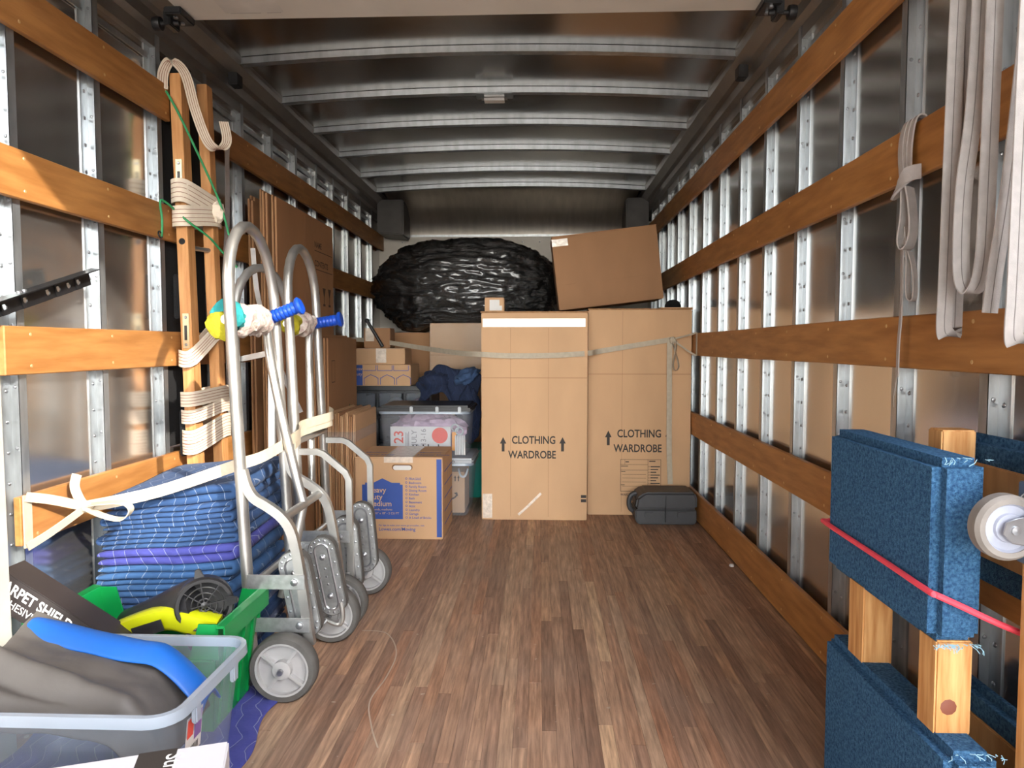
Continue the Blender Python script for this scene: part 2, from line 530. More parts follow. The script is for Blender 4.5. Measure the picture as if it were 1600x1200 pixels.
o = MB().box((-4.4, -6.0, 3.35), (1.1, 0.4, 3.5)).build('trim_11', mat('sky_blocker_brown', lin(120, 100, 80), 0.8, 0, var=0.1, scale=4), smooth=0)  # unseen slab added to dim the overhead sky at the rear opening
tag(o, 'added brown slab over the camera, out of view, blocking overhead sky', 'roof', kind='structure')
for x_ in (-4.0, 1.0):
    MB().box((x_ - 0.07, -5.95, -0.95), (x_ + 0.07, -5.81, 3.36)).build('sky_blocker_post', MATS['sky_blocker_brown'], o, smooth=0)  # legs under the added slab, also out of view

# floor: bed, then the hardwood strips laid along the box
def floor_mat():
    m = bpy.data.materials.new('worn_hardwood_strip'); m.use_nodes = True
    nt = m.node_tree; L = nt.links.new; b = nt.nodes['Principled BSDF']
    geo = nt.nodes.new('ShaderNodeNewGeometry'); oi = nt.nodes.new('ShaderNodeObjectInfo')
    mp = nt.nodes.new('ShaderNodeMapping'); mp.inputs['Scale'].default_value = (30, 2.2, 30)
    L(geo.outputs['Position'], mp.inputs['Vector'])
    cb = nt.nodes.new('ShaderNodeCombineXYZ')
    mu = nt.nodes.new('ShaderNodeMath'); mu.operation = 'MULTIPLY'; mu.inputs[1].default_value = 50
    L(oi.outputs['Random'], mu.inputs[0]); L(mu.outputs[0], cb.inputs[1])
    ad = nt.nodes.new('ShaderNodeVectorMath'); L(mp.outputs[0], ad.inputs[0]); L(cb.outputs[0], ad.inputs[1])
    n = nt.nodes.new('ShaderNodeTexNoise'); n.inputs['Scale'].default_value = 3.0; n.inputs['Detail'].default_value = 8
    n.inputs['Roughness'].default_value = 0.65
    L(ad.outputs[0], n.inputs['Vector'])
    rp = nt.nodes.new('ShaderNodeValToRGB'); e = rp.color_ramp.elements
    e[0].position = 0.0; e[0].color = lin(104, 80, 66)
    e[1].position = 1.0; e[1].color = lin(160, 134, 108)
    for p, c in ((0.22, lin(122, 96, 80)), (0.45, lin(138, 110, 90)), (0.7, lin(142, 118, 98)), (0.86, lin(128, 94, 74))):
        k = e.new(p); k.color = c
    L(oi.outputs['Random'], rp.inputs['Fac'])
    r2 = nt.nodes.new('ShaderNodeValToRGB'); r2.color_ramp.elements[0].color = (0.92, 0.89, 0.87, 1); r2.color_ramp.elements[1].color = (2.1, 2.05, 1.98, 1)
    r2.color_ramp.elements[0].position = 0.3; r2.color_ramp.elements[1].position = 0.66
    L(n.outputs['Fac'], r2.inputs['Fac'])
    mx = nt.nodes.new('ShaderNodeMix'); mx.data_type = 'RGBA'; mx.blend_type = 'MULTIPLY'; mx.inputs['Factor'].default_value = 1
    L(rp.outputs[0], mx.inputs['A']); L(r2.outputs[0], mx.inputs['B'])
    # grey dust and pale scuffs over the boards
    n2 = nt.nodes.new('ShaderNodeTexNoise'); n2.inputs['Scale'].default_value = 2.2; n2.inputs['Detail'].default_value = 6
    L(geo.outputs['Position'], n2.inputs['Vector'])
    r3 = nt.nodes.new('ShaderNodeValToRGB'); r3.color_ramp.elements[0].position = 0.42; r3.color_ramp.elements[1].position = 0.75
    r3.color_ramp.elements[0].color = (0, 0, 0, 1); r3.color_ramp.elements[1].color = (0.55, 0.55, 0.55, 1)
    L(n2.outputs['Fac'], r3.inputs['Fac'])
    mx2 = nt.nodes.new('ShaderNodeMix'); mx2.data_type = 'RGBA'; mx2.inputs['B'].default_value = lin(150, 130, 114)
    L(r3.outputs[0], mx2.inputs['Factor']); L(mx.outputs['Result'], mx2.inputs['A'])
    vo = nt.nodes.new('ShaderNodeTexNoise'); vo.inputs['Scale'].default_value = 34; vo.inputs['Detail'].default_value = 2
    L(geo.outputs['Position'], vo.inputs['Vector'])
    r4 = nt.nodes.new('ShaderNodeValToRGB'); r4.color_ramp.elements[0].position = 0.72; r4.color_ramp.elements[1].position = 0.76
    r4.color_ramp.elements[0].color = (0, 0, 0, 1); r4.color_ramp.elements[1].color = (0.6, 0.6, 0.6, 1)
    L(vo.outputs['Fac'], r4.inputs['Fac'])
    mx3 = nt.nodes.new('ShaderNodeMix'); mx3.data_type = 'RGBA'; mx3.inputs['B'].default_value = lin(190, 174, 156)
    L(r4.outputs[0], mx3.inputs['Factor']); L(mx2.outputs['Result'], mx3.inputs['A'])
    # fine dark and pale drag marks along the boards
    mp5 = nt.nodes.new('ShaderNodeMapping'); mp5.inputs['Scale'].default_value = (95, 5, 1); mp5.inputs['Rotation'].default_value = (0, 0, 0.06)
    L(geo.outputs['Position'], mp5.inputs['Vector'])
    n5 = nt.nodes.new('ShaderNodeTexNoise'); n5.inputs['Scale'].default_value = 1.0; n5.inputs['Detail'].default_value = 4
    L(mp5.outputs[0], n5.inputs['Vector'])
    r5 = nt.nodes.new('ShaderNodeValToRGB'); r5.color_ramp.elements[0].position = 0.30; r5.color_ramp.elements[1].position = 0.66
    r5.color_ramp.elements[0].color = (0.62, 0.6, 0.6, 1); r5.color_ramp.elements[1].color = (1.16, 1.16, 1.16, 1)
    L(n5.outputs['Fac'], r5.inputs['Fac'])
    mx5 = nt.nodes.new('ShaderNodeMix'); mx5.data_type = 'RGBA'; mx5.blend_type = 'MULTIPLY'; mx5.inputs['Factor'].default_value = 0.8
    L(mx3.outputs['Result'], mx5.inputs['A']); L(r5.outputs[0], mx5.inputs['B'])
    L(mx5.outputs['Result'], b.inputs['Base Color'])
    b.inputs['Roughness'].default_value = 0.52
    b.inputs['Specular IOR Level'].default_value = 0.35
    bp = nt.nodes.new('ShaderNodeBump'); bp.inputs['Strength'].default_value = 0.25; bp.inputs['Distance'].default_value = 0.004
    L(n.outputs['Fac'], bp.inputs['Height']); L(bp.outputs[0], b.inputs['Normal'])
    return m
FLOOR = floor_mat()
floor = MB().box((PXL, Y0 - 0.25, -0.08), (PXR, Y1, -0.008)).build('floor', mat('floor_joint', lin(66, 50, 42), 0.9), smooth=0)
tag(floor, 'worn brown hardwood strip floor of the truck box', 'floor', kind='structure')
pm = MB().box((-0.5, -0.5, -1), (0.5, 0.5, 0)).build('plank', FLOOR, smooth=0)
plank_mesh = pm.data
bpy.data.objects.remove(pm)
SW = 0.0372
rnd = random.Random(3)
nstrip = int((PXR - PXL) / SW)
far_planks = MB()
k = 0
for i in range(nstrip):
    x = PXL + SW * (i + 0.5)
    y = Y0 - 0.25
    first = True
    while y < Y1 - 0.01:
        ln = rnd.uniform(0.25, 1.1) if first else rnd.choice((0.7, 0.95, 1.2, 1.5)) * rnd.uniform(0.85, 1.15)
        first = False
        e = min(y + ln, Y1)
        top = rnd.uniform(-0.0012, 0.0)
        if y < 4.15:
            p = bpy.data.objects.new('plank', plank_mesh)
            p.location = (x, (y + e) / 2, top); p.scale = (SW - 0.0006, e - y - 0.001, 0.012)
            COL.objects.link(p); p.parent = floor; k += 1
        else:
            far_planks.box((x - SW / 2 + 0.0007, y, -0.012), (x + SW / 2 - 0.0007, e - 0.001, top))
        y = e
fp = far_planks.build('plank', FLOOR, floor, smooth=0); fp['kind'] = 'stuff'
# long pale scratch
sc = spline([(-0.62, 2.42, 0.001), (-0.53, 2.40, 0.001), (-0.465, 2.25, 0.001), (-0.46, 2.08, 0.001), (-0.475, 1.93, 0.001), (-0.44, 1.80, 0.001), (-0.40, 1.70, 0.001)], 8)
MB().ribbon(sc, 0.004, 0.0006, (1, 0.3, 0)).build('scratch', mat('pale_scratch', lin(176, 158, 140), 0.7), floor)

# side walls
def wall(name, px, sgn, label):
    w = MB().box((min(px, px - sgn * -0.02), Y0, -0.08), (max(px, px + sgn * 0.02), Y1, 2.25)).build(name, ALU_PANEL, smooth=0)
    return tag(w, label, 'wall', kind='structure')
wall_r = wall('wall_right', PXR, 1, 'right side wall of bright aluminium panels with steel studs and wooden slats')
wall_l = wall('wall_left', PXL, -1, 'left side wall of aluminium panels with steel studs and wooden slats')

def stud_bm(sgn):
    """Z-section post; sgn -1: wall on the left. local x=0 is the panel face, points inward by -sgn"""
    b = MB(); q = -sgn
    D = 0.0245
    b.box((min(0, q * 0.002), -0.036, 0), (max(0, q * 0.002), 0.002, 2.2))            # flange fixed to the panel
    b.box((min(0, q * 0.0035), -0.040, 0), (max(0, q * 0.0035), -0.032, 2.2))         # folded lip
    b.box((min(0, q * D), 0.0, 0), (max(0, q * D), 0.003, 2.2))                        # web
    b.box((min(q * (D - .002), q * D), 0.0, 0), (max(q * (D - .002), q * D), 0.028, 2.2))  # inner flange
    b.box((min(q * (D - .010), q * D), 0.026, 0), (max(q * (D - .010), q * D), 0.028, 2.2))
    r = MB()
    for i in range(26):
        z = 0.06 + i * 0.082
        r.lathe([(0.0058, 0), (0.005, 0.0022), (0.0, 0.0034)], (q * 0.002, -0.017, z), (q, 0, 0), 6)
        if i % 2 == 0:
            r.lathe([(0.0052, 0), (0.0044, 0.0022), (0.0, 0.003)], (q * 0.013, 0.0, z + 0.01), (0, -1, 0), 6)
    return b, r
for w, px, sgn, ys in ((wall_r, PXR, 1, [1.11 + 0.3665 * i for i in range(14)]), (wall_l, PXL, -1, [1.10 + 0.3645 * i for i in range(14)])):
    b, r = stud_bm(sgn)
    s0 = b.build('stud', GALV, w, smooth=0); r0 = r.build('rivet_row', STEEL, s0, smooth=60)
    r0['kind'] = 'stuff'
    for i, y in enumerate(ys):
        if i == 0:
            s, rr = s0, r0
        else:
            s = copy_part(s0, w); rr = copy_part(r0, s)
        s.location = (px, y, 0.0)
def slat(w, sgn, z0, z1, ya, yb, seed):
    xa, xb = (XR, XR + 0.0195) if sgn > 0 else (XL - 0.0195, XL)
    rr_ = random.Random(seed); b = MB()
    n = max(2, int((yb - ya) / 0.25)); sag = 0.004
    vs = []; fs = []
    for i in range(n + 1):
        y = ya + (yb - ya) * i / n
        dz = sag * mnoise.noise(Vector((y * 0.7, seed, 0)))
        wv = 0.0015 * mnoise.noise(Vector((y * 4, seed, 5)))
        vs += [(xa, y, z0 + dz + wv), (xb, y, z0 + dz + wv), (xb, y, z1 + dz), (xa, y, z1 + dz)]
    for i in range(n):
        for a in range(4):
            c = (a + 1) % 4
            fs.append((i * 4 + a, i * 4 + c, i * 4 + 4 + c, i * 4 + 4 + a))
    fs += [(3, 2, 1, 0), tuple(n * 4 + a for a in range(4))]
    b.add(vs, fs)
    o = b.build('slat', SLAT, w, bevel=0.0025, segs=1)
    sc_ = MB(); q = -sgn
    ys = [1.12 + 0.3665 * i for i in range(14)] if sgn > 0 else [1.11 + 0.3645 * i for i in range(14)]
    for y in ys:
        if ya + 0.02 < y < yb - 0.02:
            for zz in (z0 + 0.022, z1 - 0.022):
                sc_.lathe([(0.005, 0), (0.004, 0.001), (0.0, 0.0012)], (XR if sgn > 0 else XL, y + 0.012, zz), (q, 0, 0), 7)
    s = sc_.build('screw_heads', mat('brass_screw', lin(205, 170, 120), 0.4, 0.5), o); s['kind'] = 'stuff'
for i, (a, b) in enumerate(((1.86, 1.988), (1.402, 1.530), (0.944, 1.072), (0.479, 0.611), (0.010, 0.164))):
    slat(wall_r, 1, a, b, 1.02, 6.2, i)
for i, (a, b, ya, yb) in enumerate(((1.823, 1.951, 1.3, 2.61), (1.823, 1.951, 3.10, 6.2), (1.385, 1.514, 1.3, 6.2), (0.924, 1.052, 1.757, 6.2), (0.470, 0.600, 1.79, 6.2), (0.010, 0.162, 1.79, 6.2))):
    slat(wall_l, -1, a, b, ya, yb, 10 + i)

# roof skin, bows, cove rails
def roof_z(x):
    return ZR + 0.045 * (1 - ((x + 0.235) / 1.17) ** 2)
b = MB(); vs = []; fs = []
NX, NY = 20, 26
for j in range(NY + 1):
    for i in range(NX + 1):
        x = PXL + (PXR - PXL) * i / NX; y = Y0 + (Y1 + 0.05 - Y0) * j / NY
        vs.append((x, y, roof_z(x)))
for j in range(NY):
    for i in range(NX):
        a = j * (NX + 1) + i
        fs.append((a, a + 1, a + NX + 2, a + NX + 1))
m_ = len(vs)
vs += [(x, y, z + 0.02) for x, y, z in vs]
fs += [tuple(q + m_ for q in f[::-1]) for f in fs]
b.add(vs, fs)
roof = b.build('ceiling', ALU_ROOF)
tag(roof, 'curved bare aluminium roof skin over the truck box', 'roof', kind='structure')
for y in (1.57, 2.08, 2.59, 3.10, 3.59, 4.09, 4.605, 5.155, 5.655):
    xs = [-1.295 + 2.12 * i / 14 for i in range(15)]
    path = [(x, y, roof_z(x) - 0.019) for x in xs]
    MB().sweep(path, [(-0.02, -0.013), (0.02, -0.013), (0.02, -0.011), (0.014, -0.011), (0.014, 0.017), (-0.014, 0.017), (-0.014, -0.011), (-0.02, -0.011)][::-1], side=(0, 1, 0)).build('roof_bow', GALV, roof, smooth=0)
COVE = mat('cove_rail_metal', lin(150, 146, 140), 0.35, 0.8, var=0.1, scale=8)
for n_, xs, lab in ((1, -1, 'dull metal cove rail along the left roof edge'), (2, 1, 'dull metal cove rail along the right roof edge')):
    pr = [(0, 2.07), (0.022, 2.07), (0.022, 2.115), (0.05, 2.125), (0.052, 2.165), (0.075, 2.172), (0.112, 2.205), (0.116, 2.225), (0.116, 2.262), (0, 2.262)]
    px = PXL if xs < 0 else PXR
    pts = [(px - xs * a, z) for a, z in pr]
    o = MB().prism(pts, (0, Y0, 0), (1, 0, 0), (0, 0, 1), -(Y1 - Y0)).build('trim_%d' % n_, COVE, smooth=0)
    tag(o, lab, 'trim', kind='structure')
    # short diagonal gussets between the stud tops
    gm = MB(); q = -xs
    ys = [1.11 + 0.3665 * i for i in range(14)] if xs > 0 else [1.10 + 0.3645 * i for i in range(14)]
    for y in ys[1:]:
        z = 2.03
        MB().beam((px + q * 0.006, y - 0.33, z), (px + q * 0.006, y - 0.03, z), 0.006, 0.02, side=(1, 0, 0)).build('top_angle', GALV, o, smooth=0)

# front bulkhead
wf = MB().box((PXL - 0.02, Y1, -0.08), (PXR + 0.02, Y1 + 0.03, 2.32)).build('wall_front', WHITE_PAINT, smooth=0)
tag(wf, 'white front bulkhead behind the stacked boxes', 'wall', kind='structure')
MB().box((PXL + 0.16, Y1 - 0.006, 1.945), (PXR - 0.16, Y1, 1.975)).build('head_strip', GALV, wf, smooth=0)
rv = MB()
for i in range(14):
    rv.lathe([(0.007, 0), (0.005, 0.003), (0, 0.004)], (-1.2 + i * 0.15, Y1, 1.90), (0, -1, 0), 8)
r_ = rv.build('rivet_row', STEEL, wf); r_['kind'] = 'stuff'
prof = [(6.215, 1.96), (6.20, 2.02), (6.15, 2.09), (6.06, 2.16), (5.94, 2.215), (5.80, 2.245), (5.72, 2.25)]
vs = [(PXL + 0.14, y, z) for y, z in prof] + [(PXR - 0.14, y, z) for y, z in prof]
vs += [(PXL + 0.14, y + 0.02, z + 0.03) for y, z in prof] + [(PXR - 0.14, y + 0.02, z + 0.03) for y, z in prof]
n = len(prof)
fs = [(i, i + 1, n + i + 1, n + i) for i in range(n - 1)] + [(2 * n + i, 3 * n + i, 3 * n + i + 1, 2 * n + i + 1) for i in range(n - 1)]
o = MB().add(vs, fs).build('trim_3', mat('polished_aluminium_cove', lin(214, 206, 194), 0.38, 0.95, var=0.08, scale=4, stretch=(6, 1, 1)))
tag(o, 'polished aluminium cove curving from front bulkhead to roof', 'trim', kind='structure')
for nm, x0, x1, lab in ((4, -1.34, -1.12, 'dark corner block beside the cove at the front left'), (5, 0.70, 0.885, 'dark corner block beside the cove at the front right')):
    b = MB().prism([(x0, 1.925), (x1, 1.905), (x1, 2.2), (x0, 2.2)], (0, 5.86, 0), (1, 0, 0), (0, 0, 1), -0.3)
    o = b.build('trim_%d' % nm, DARK_METAL, bevel=0.012)
    tag(o, lab, 'trim', kind='structure')
# small black stop blocks on the rails
for x, lab, nm in ((-1.318, 'left', 6), (0.848, 'right', 7)):
    o = MB().box((x - 0.02, 3.06, 2.12), (x + 0.02, 3.12, 2.172)).build('trim_%d' % nm, BLACK_PLASTIC, bevel=0.003)
    tag(o, 'small black door stop block on the %s roof rail' % lab, 'trim', kind='structure')
# rear header and door sill outside the picture
o = MB().box((PXL - 0.06, Y0 - 0.06, 2.13), (PXR + 0.06, Y0, 2.33)).build('trim_8', WHITE_PAINT, bevel=0.01)
tag(o, 'white header beam over the rear opening', 'trim', kind='structure')
for nm, a, b_ in ((9, PXL - 0.10, PXL), (10, PXR, PXR + 0.10)):
    o = MB().box((a, Y0 - 0.06, -0.1), (b_, Y0 + 0.06, 2.3)).build('trim_%d' % nm, WHITE_PAINT, bevel=0.008)
    tag(o, 'white %s corner post of the rear opening' % ('left' if nm == 9 else 'right'), 'trim', kind='structure')

# rolled-up rear door lying under the roof
door = thing('door_1', 'cream roll-up rear door raised flat under the roof', 'door', (-0.235, 1.75, 2.12), kind='structure')
for i in range(3):
    ya, yb = 2.47 - 0.5 * (i + 1) + 0.004, 2.47 - 0.5 * i
    MB().box((-1.212, ya, 2.12), (0.742, yb, 2.145)).build('door_panel', CREAM_PAINT, door, bevel=0.004)
st = MB().add([(-1.06, 2.28, 2.1192), (-0.86, 2.28, 2.1192), (-0.86, 2.42, 2.1192), (-1.06, 2.42, 2.1192)], [(0, 1, 2, 3)]).build('sticker', mat('sticker_grey', lin(196, 190, 180), 0.5), door, smooth=0)
lines = []
for i in range(7):
    lines.append(rect(0.012, 0.018 + i * 0.016, 0.185 - 0.02 * (i % 3), 0.024 + i * 0.016))
lines.append(rect(0.012, 0.002, 0.06, 0.012)); lines.append(rect(0.08, 0.002, 0.185, 0.010))
decal(lines, mat('sticker_ink', lin(96, 90, 86), 0.6), st, (-0.86, 2.425, 2.1192), (-1, 0, 0), (0, -1, 0))
for s, x in ((-1, -1.215), (1, 0.745)):
    rb = MB().box((x - 0.03, 2.36, 2.095), (x + 0.03, 2.46, 2.12)).box((x + s * 0.03 - 0.012, 2.38, 2.07), (x + s * 0.03 + 0.012, 2.45, 2.12)).build('roller_bracket', BLACK_METAL, door, bevel=0.004)
    MB().tube([(x, 2.41, 2.085), (x + s * 0.075, 2.41, 2.085)], 0.008, 8).lathe([(0.0, -0.012), (0.022, -0.012), (0.024, 0), (0.022, 0.012), (0, 0.012)], (x + s * 0.075, 2.41, 2.085), (1, 0, 0), 14).build('roller', BLACK_PLASTIC, rb)
    bo = MB()
    for dy in (-0.025, 0.02):
        bo.lathe([(0.008, 0), (0.008, 0.006), (0, 0.008)], (x, 2.41 + dy, 2.095), (0, 0, -1), 6)
    bo.build('bolts', STEEL, rb)

# dome lamp on the second bow
zl = roof_z(-0.226) - 0.037
lamp = thing('dome_lamp', 'small white interior lamp on the second roof bow', 'lamp', (-0.226, 3.59, zl - 0.045))
MB().box((-0.318, 3.545, zl - 0.006), (-0.134, 3.635, zl)).build('mounting_plate', GALV, lamp, bevel=0.003)
MB().box((-0.318, 3.60, zl), (-0.134, 3.64, zl + 0.03)).build('top_plate', GALV, lamp, bevel=0.003)
vs = []
b = MB()
b.box((-0.29, 3.555, zl - 0.034), (-0.162, 3.625, zl - 0.006))
b.build('lens', mat('lamp_lens', lin(214, 212, 206), 0.3, 0, var=0.04), lamp, bevel=0.014, segs=4)

# ------------------------------------------------------------------ cartons
def carton(name, label, x0, x1, y0, y1, z0, z1, m=CARD, group=None, tape=True, rot=None, bev=0.004):
    t = thing(name, label, 'box', ((x0 + x1) / 2, (y0 + y1) / 2, z0), group=group)
    body = MB().box((x0, y0, z0), (x1, y1, z1 - 0.004)).build('body', m, t, bevel=bev)
    ym = (y0 + y1) / 2
    for a, b in ((y0 + 0.001, ym - 0.0015), (ym + 0.0015, y1 - 0.001)):
        MB().box((x0 + 0.001, a, z1 - 0.004), (x1 - 0.001, b, z1)).build('flap', m, t)
    if tape:
        MB().box((x0 + 0.002, ym - 0.026, z1), (x1 - 0.002, ym + 0.026, z1 + 0.0006)).build('tape', TAPE, t)
    return t

FX, FZ = (1, 0, 0), (0, 0, 1)           # print on faces that look at the door
def arrow(w, h):
    return [(-w * .22, 0), (w * .22, 0), (w * .22, h * .55), (w * .5, h * .55), (0, h), (-w * .5, h * .55), (-w * .22, h * .55)]

# wardrobe carton in front
t = carton('wardrobe_box', 'tall wardrobe box with white tape strip near its top', -0.331, 0.272, 4.03, 4.56, 0.0, 1.19, tape=False)
yf = 4.03
def O_(x, z): return (x, yf, z)
text('CLOTHING', 0.062, INK, t, O_(-0.158, 0.441), FX, FZ, sx=0.79, bold=0.02)
text('WARDROBE', 0.062, INK, t, O_(-0.177, 0.357), FX, FZ, sx=0.79, bold=0.02)
decal([arrow(0.037, 0.083)], INK, t, O_(-0.207, 0.395), FX, FZ, 'arrow')
decal([arrow(0.037, 0.083)], INK, t, O_(0.132, 0.397), FX, FZ, 'arrow')
decal([rect(0, 0, 0.03, 0.018), rect(0, 0.025, 0.03, 0.042)], INK, t, O_(0.238, 0.105), FX, FZ, 'registration_mark')
MB().box((-0.322, yf - 0.0012, 1.105), (0.258, yf - 0.0002, 1.153)).build('tape', mat('white_tape', lin(238, 228, 220), 0.2, 0, var=0.05, scale=30, spec=0.8), t)
for a, b in ((0.815, 0.818), (0.935, 0.9365)):
    MB().box((-0.328, yf - 0.0005, a), (0.269, yf + 0.001, b)).build('crease', CREASE, t)
for x in (-0.165, 0.05):
    MB().box((x, yf - 0.0004, 0.02), (x + 0.0015, yf + 0.001, 1.10)).build('crease', CREASE, t)
tp = MB()
tp.box((-0.325, yf - 0.0010, 0.01), (-0.27, yf - 0.0002, 0.15))
tp.build('tape', TAPE, t)
MB().ribbon([(-0.12, yf - 0.0006, 0.03), (-0.075, yf - 0.0006, 0.07), (0.01, yf - 0.0006, 0.155)], 0.014, 0.0008, (0.7, 0, -0.7)).build('tape', TAPE, t)
MB().box((-0.335, yf - 0.002, 1.186), (0.274, yf + 0.02, 1.194)).build('rim', CARD_EDGE, t)

# wardrobe carton beside the right wall
t = carton('wardrobe_box', 'tall wardrobe box with printed address form, against the right wall', 0.284, 0.884, 4.17, 4.70, 0.0, 1.212, tape=False)
yf = 4.17
text('CLOTHING', 0.064, INK, t, O_(0.456, 0.463), FX, FZ, sx=0.79, bold=0.02)
text('WARDROBE', 0.064, INK, t, O_(0.437, 0.376), FX, FZ, sx=0.79, bold=0.02)
decal([arrow(0.038, 0.086)], INK, t, O_(0.405, 0.415), FX, FZ, 'arrow')
decal([arrow(0.038, 0.086)], INK, t, O_(0.757, 0.42), FX, FZ, 'arrow')
fl = frame_lines(0, 0, 0.238, 0.19, 0.0022)
fl += [rect(0.16, 0, 0.162, 0.19), rect(0, 0.125, 0.162, 0.127), rect(0, 0.158, 0.162, 0.160), rect(0.025, 0.158, 0.0265, 0.19)]
for z in (0.03, 0.055, 0.078, 0.1):
    fl.append(rect(0.012, z, 0.15, z + 0.0016))
for i in range(9):
    fl.append(rect(0.176, 0.012 + i * 0.0165, 0.176 + 0.034 + 0.011 * (i % 3), 0.018 + i * 0.0165))
    fl += frame_lines(0.165, 0.012 + i * 0.0165, 0.171, 0.018 + i * 0.0165, 0.0012)
fl += [rect(0.168, 0.176, 0.205, 0.182), rect(0.03, 0.172, 0.05, 0.178), rect(0.004, 0.148, 0.045, 0.152), rect(0.004, 0.116, 0.03, 0.12), rect(0.004, 0.036, 0.026, 0.04)]
decal(fl, INK, t, O_(0.477, 0.142), FX, FZ, 'address_form')
text('WARDROBE', 0.019, INK, t, O_(0.479, 0.116), FX, FZ, sx=0.9, bold=0.012)
decal([rect(0, 0, 0.03, 0.016), rect(0, 0.022, 0.03, 0.038)], INK, t, O_(0.852, 0.13), FX, FZ, 'registration_mark')
MB().box((0.286, yf - 0.0005, 0.832), (0.882, yf + 0.001, 0.835)).build('crease', CREASE, t)
MB().box((0.483, yf - 0.0004, 0.02), (0.4845, yf + 0.001, 1.2)).build('crease', CREASE, t)
MB().box((0.282, yf - 0.002, 1.208), (0.886, yf + 0.02, 1.216)).build('rim', CARD_EDGE, t)
MB().box((0.70, 4.16, 1.2165), (0.884, 4.36, 1.2215)).build('loose_flap', CARD, t)

# tilted carton on top of the wardrobe boxes
t = thing('carton', 'plain brown box tilted on top of the wardrobe boxes', 'box', (0.14, 4.52, 1.225))
M = Matrix.Translation((0.125, 4.52, 1.222)) @ Matrix.Rotation(-math.radians(6.6), 4, 'Y')
MB().box((0, 0, 0), (0.66, 0.34, 0.46), M).build('body', CARD_D, t, bevel=0.004)
MB().box((0.0, -0.0006, 0.155), (0.66, 0.001, 0.1575), M).build('crease', CREASE, t)
MB().box((-0.0006, 0.001, 0.40), (0.10, -0.001, 0.445), M).build('tape', TAPE, t)
MB().box((0.0, 0.0, 0.46), (0.66, 0.168, 0.464), M).build('flap', CARD_D, t)
MB().box((0.0, 0.172, 0.46), (0.66, 0.34, 0.464), M).build('flap', CARD_D, t)
# black round cap beside it
t = thing('cap', 'black rounded cap lying on the right wardrobe box', 'cap', (0.80, 4.40, 1.222))
MB().lathe([(0.0, 0.058), (0.02, 0.056), (0.038, 0.045), (0.048, 0.025), (0.05, 0.0)], (0.815, 4.40, 1.2225), (0, 0, 1), 20).build('crown', BLACK_CARPET, t)
MB().lathe([(0.05, 0.0), (0.056, 0.001), (0.056, 0.004), (0.05, 0.004)], (0.815, 4.40, 1.2225), (0, 0, 1), 20).build('brim', BLACK_CARPET, t)
# small box with white label on the front wardrobe
t = carton('small_box', 'small brown box with white label on the front wardrobe box', -0.318, -0.206, 4.12, 4.24, 1.1945, 1.278, tape=False)
decal([[(0, 0), (0.072, 0), (0.072, 0.028), (0.058, 0.028), (0.058, 0.062), (0, 0.062)]], PAPER, t, (-0.29, 4.12, 1.203), FX, FZ, 'label_paper')

# printed medium moving box
t = carton('moving_box', 'medium moving box with blue house print and room checklist', -0.951, -0.497, 3.60, 4.0, 0.0, 0.427, tape=False)
yf = 3.60
house = [(0, 0), (0.212, 0), (0.212, 0.180), (0.198, 0.180), (0.198, 0.190), (0.155, 0.190), (0.106, 0.213), (0.06, 0.190), (0.016, 0.190), (0.016, 0.180), (0, 0.180)]
decal([house], INK_BLUE, t, O_(-0.915, 0.104), FX, FZ, 'house_print')
for i, s in enumerate(('Heavy', 'Duty', 'Medium')):
    text(s, 0.039, INK_PALE, t, O_(-0.888, 0.243 - i * 0.0355), FX, FZ, bold=0.012, d=0.001)
text('65 pounds, mediums', 0.0155, INK_PALE, t, O_(-0.888, 0.150), FX, FZ, d=0.001)
text('18" x 16" x 18" - 2 CU FT', 0.0155, INK_PALE, t, O_(-0.888, 0.130), FX, FZ, d=0.001)
for i, s in enumerate(('FRAGILE', 'Bedroom', 'Family Room', 'Dining Room', 'Kitchen', 'Bath', 'Basement', 'Attic', 'Laundry', 'Garage', 'A Load of Bricks')):
    z = 0.309 - i * 0.0202
    text(s, 0.0172, INK_BLUE, t, O_(-0.672, z), FX, FZ, bold=0.012)
    decal([[(0.0055 + 0.0058 * math.cos(k * PI / 5), 0.006 + 0.0058 * math.sin(k * PI / 5)), (0.0055 + 0.0058 * math.cos((k + 1) * PI / 5), 0.006 + 0.0058 * math.sin((k + 1) * PI / 5)), (0.0055 + 0.0036 * math.cos((k + 1) * PI / 5), 0.006 + 0.0036 * math.sin((k + 1) * PI / 5)), (0.0055 + 0.0036 * math.cos(k * PI / 5), 0.006 + 0.0036 * math.sin(k * PI / 5))] for k in range(10)], INK_BLUE, t, O_(-0.69, z + 0.001), FX, FZ, 'tick_circle')
text('For tips to make your move go smoother, visit', 0.0125, INK_BLUE, t, O_(-0.83, 0.068), FX, FZ, bold=0.01)
text('Lowes.com/Moving', 0.0245, INK_BLUE, t, O_(-0.83, 0.044), FX, FZ, bold=0.012)
hb = [( -0.036, 0), (0.036, 0)]
slot = [(0.036 + 0.012 * math.cos(a), 0.012 * math.sin(a)) for a in [-PI / 2 + PI * i / 6 for i in range(7)]] + [(-0.036 + 0.012 * math.cos(a), 0.012 * math.sin(a)) for a in [PI / 2 + PI * i / 6 for i in range(7)]]
decal([slot], PAPER, t, O_(-0.705, 0.372), FX, FZ, 'hand_hole')
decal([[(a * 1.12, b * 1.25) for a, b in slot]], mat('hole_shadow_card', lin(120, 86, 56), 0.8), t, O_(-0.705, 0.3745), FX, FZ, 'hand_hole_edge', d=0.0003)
decal([rect(0.0, 0.0, 0.026, 0.405)], INK_BLUE, t, O_(-0.528, 0.012), FX, FZ, 'edge_stripe')
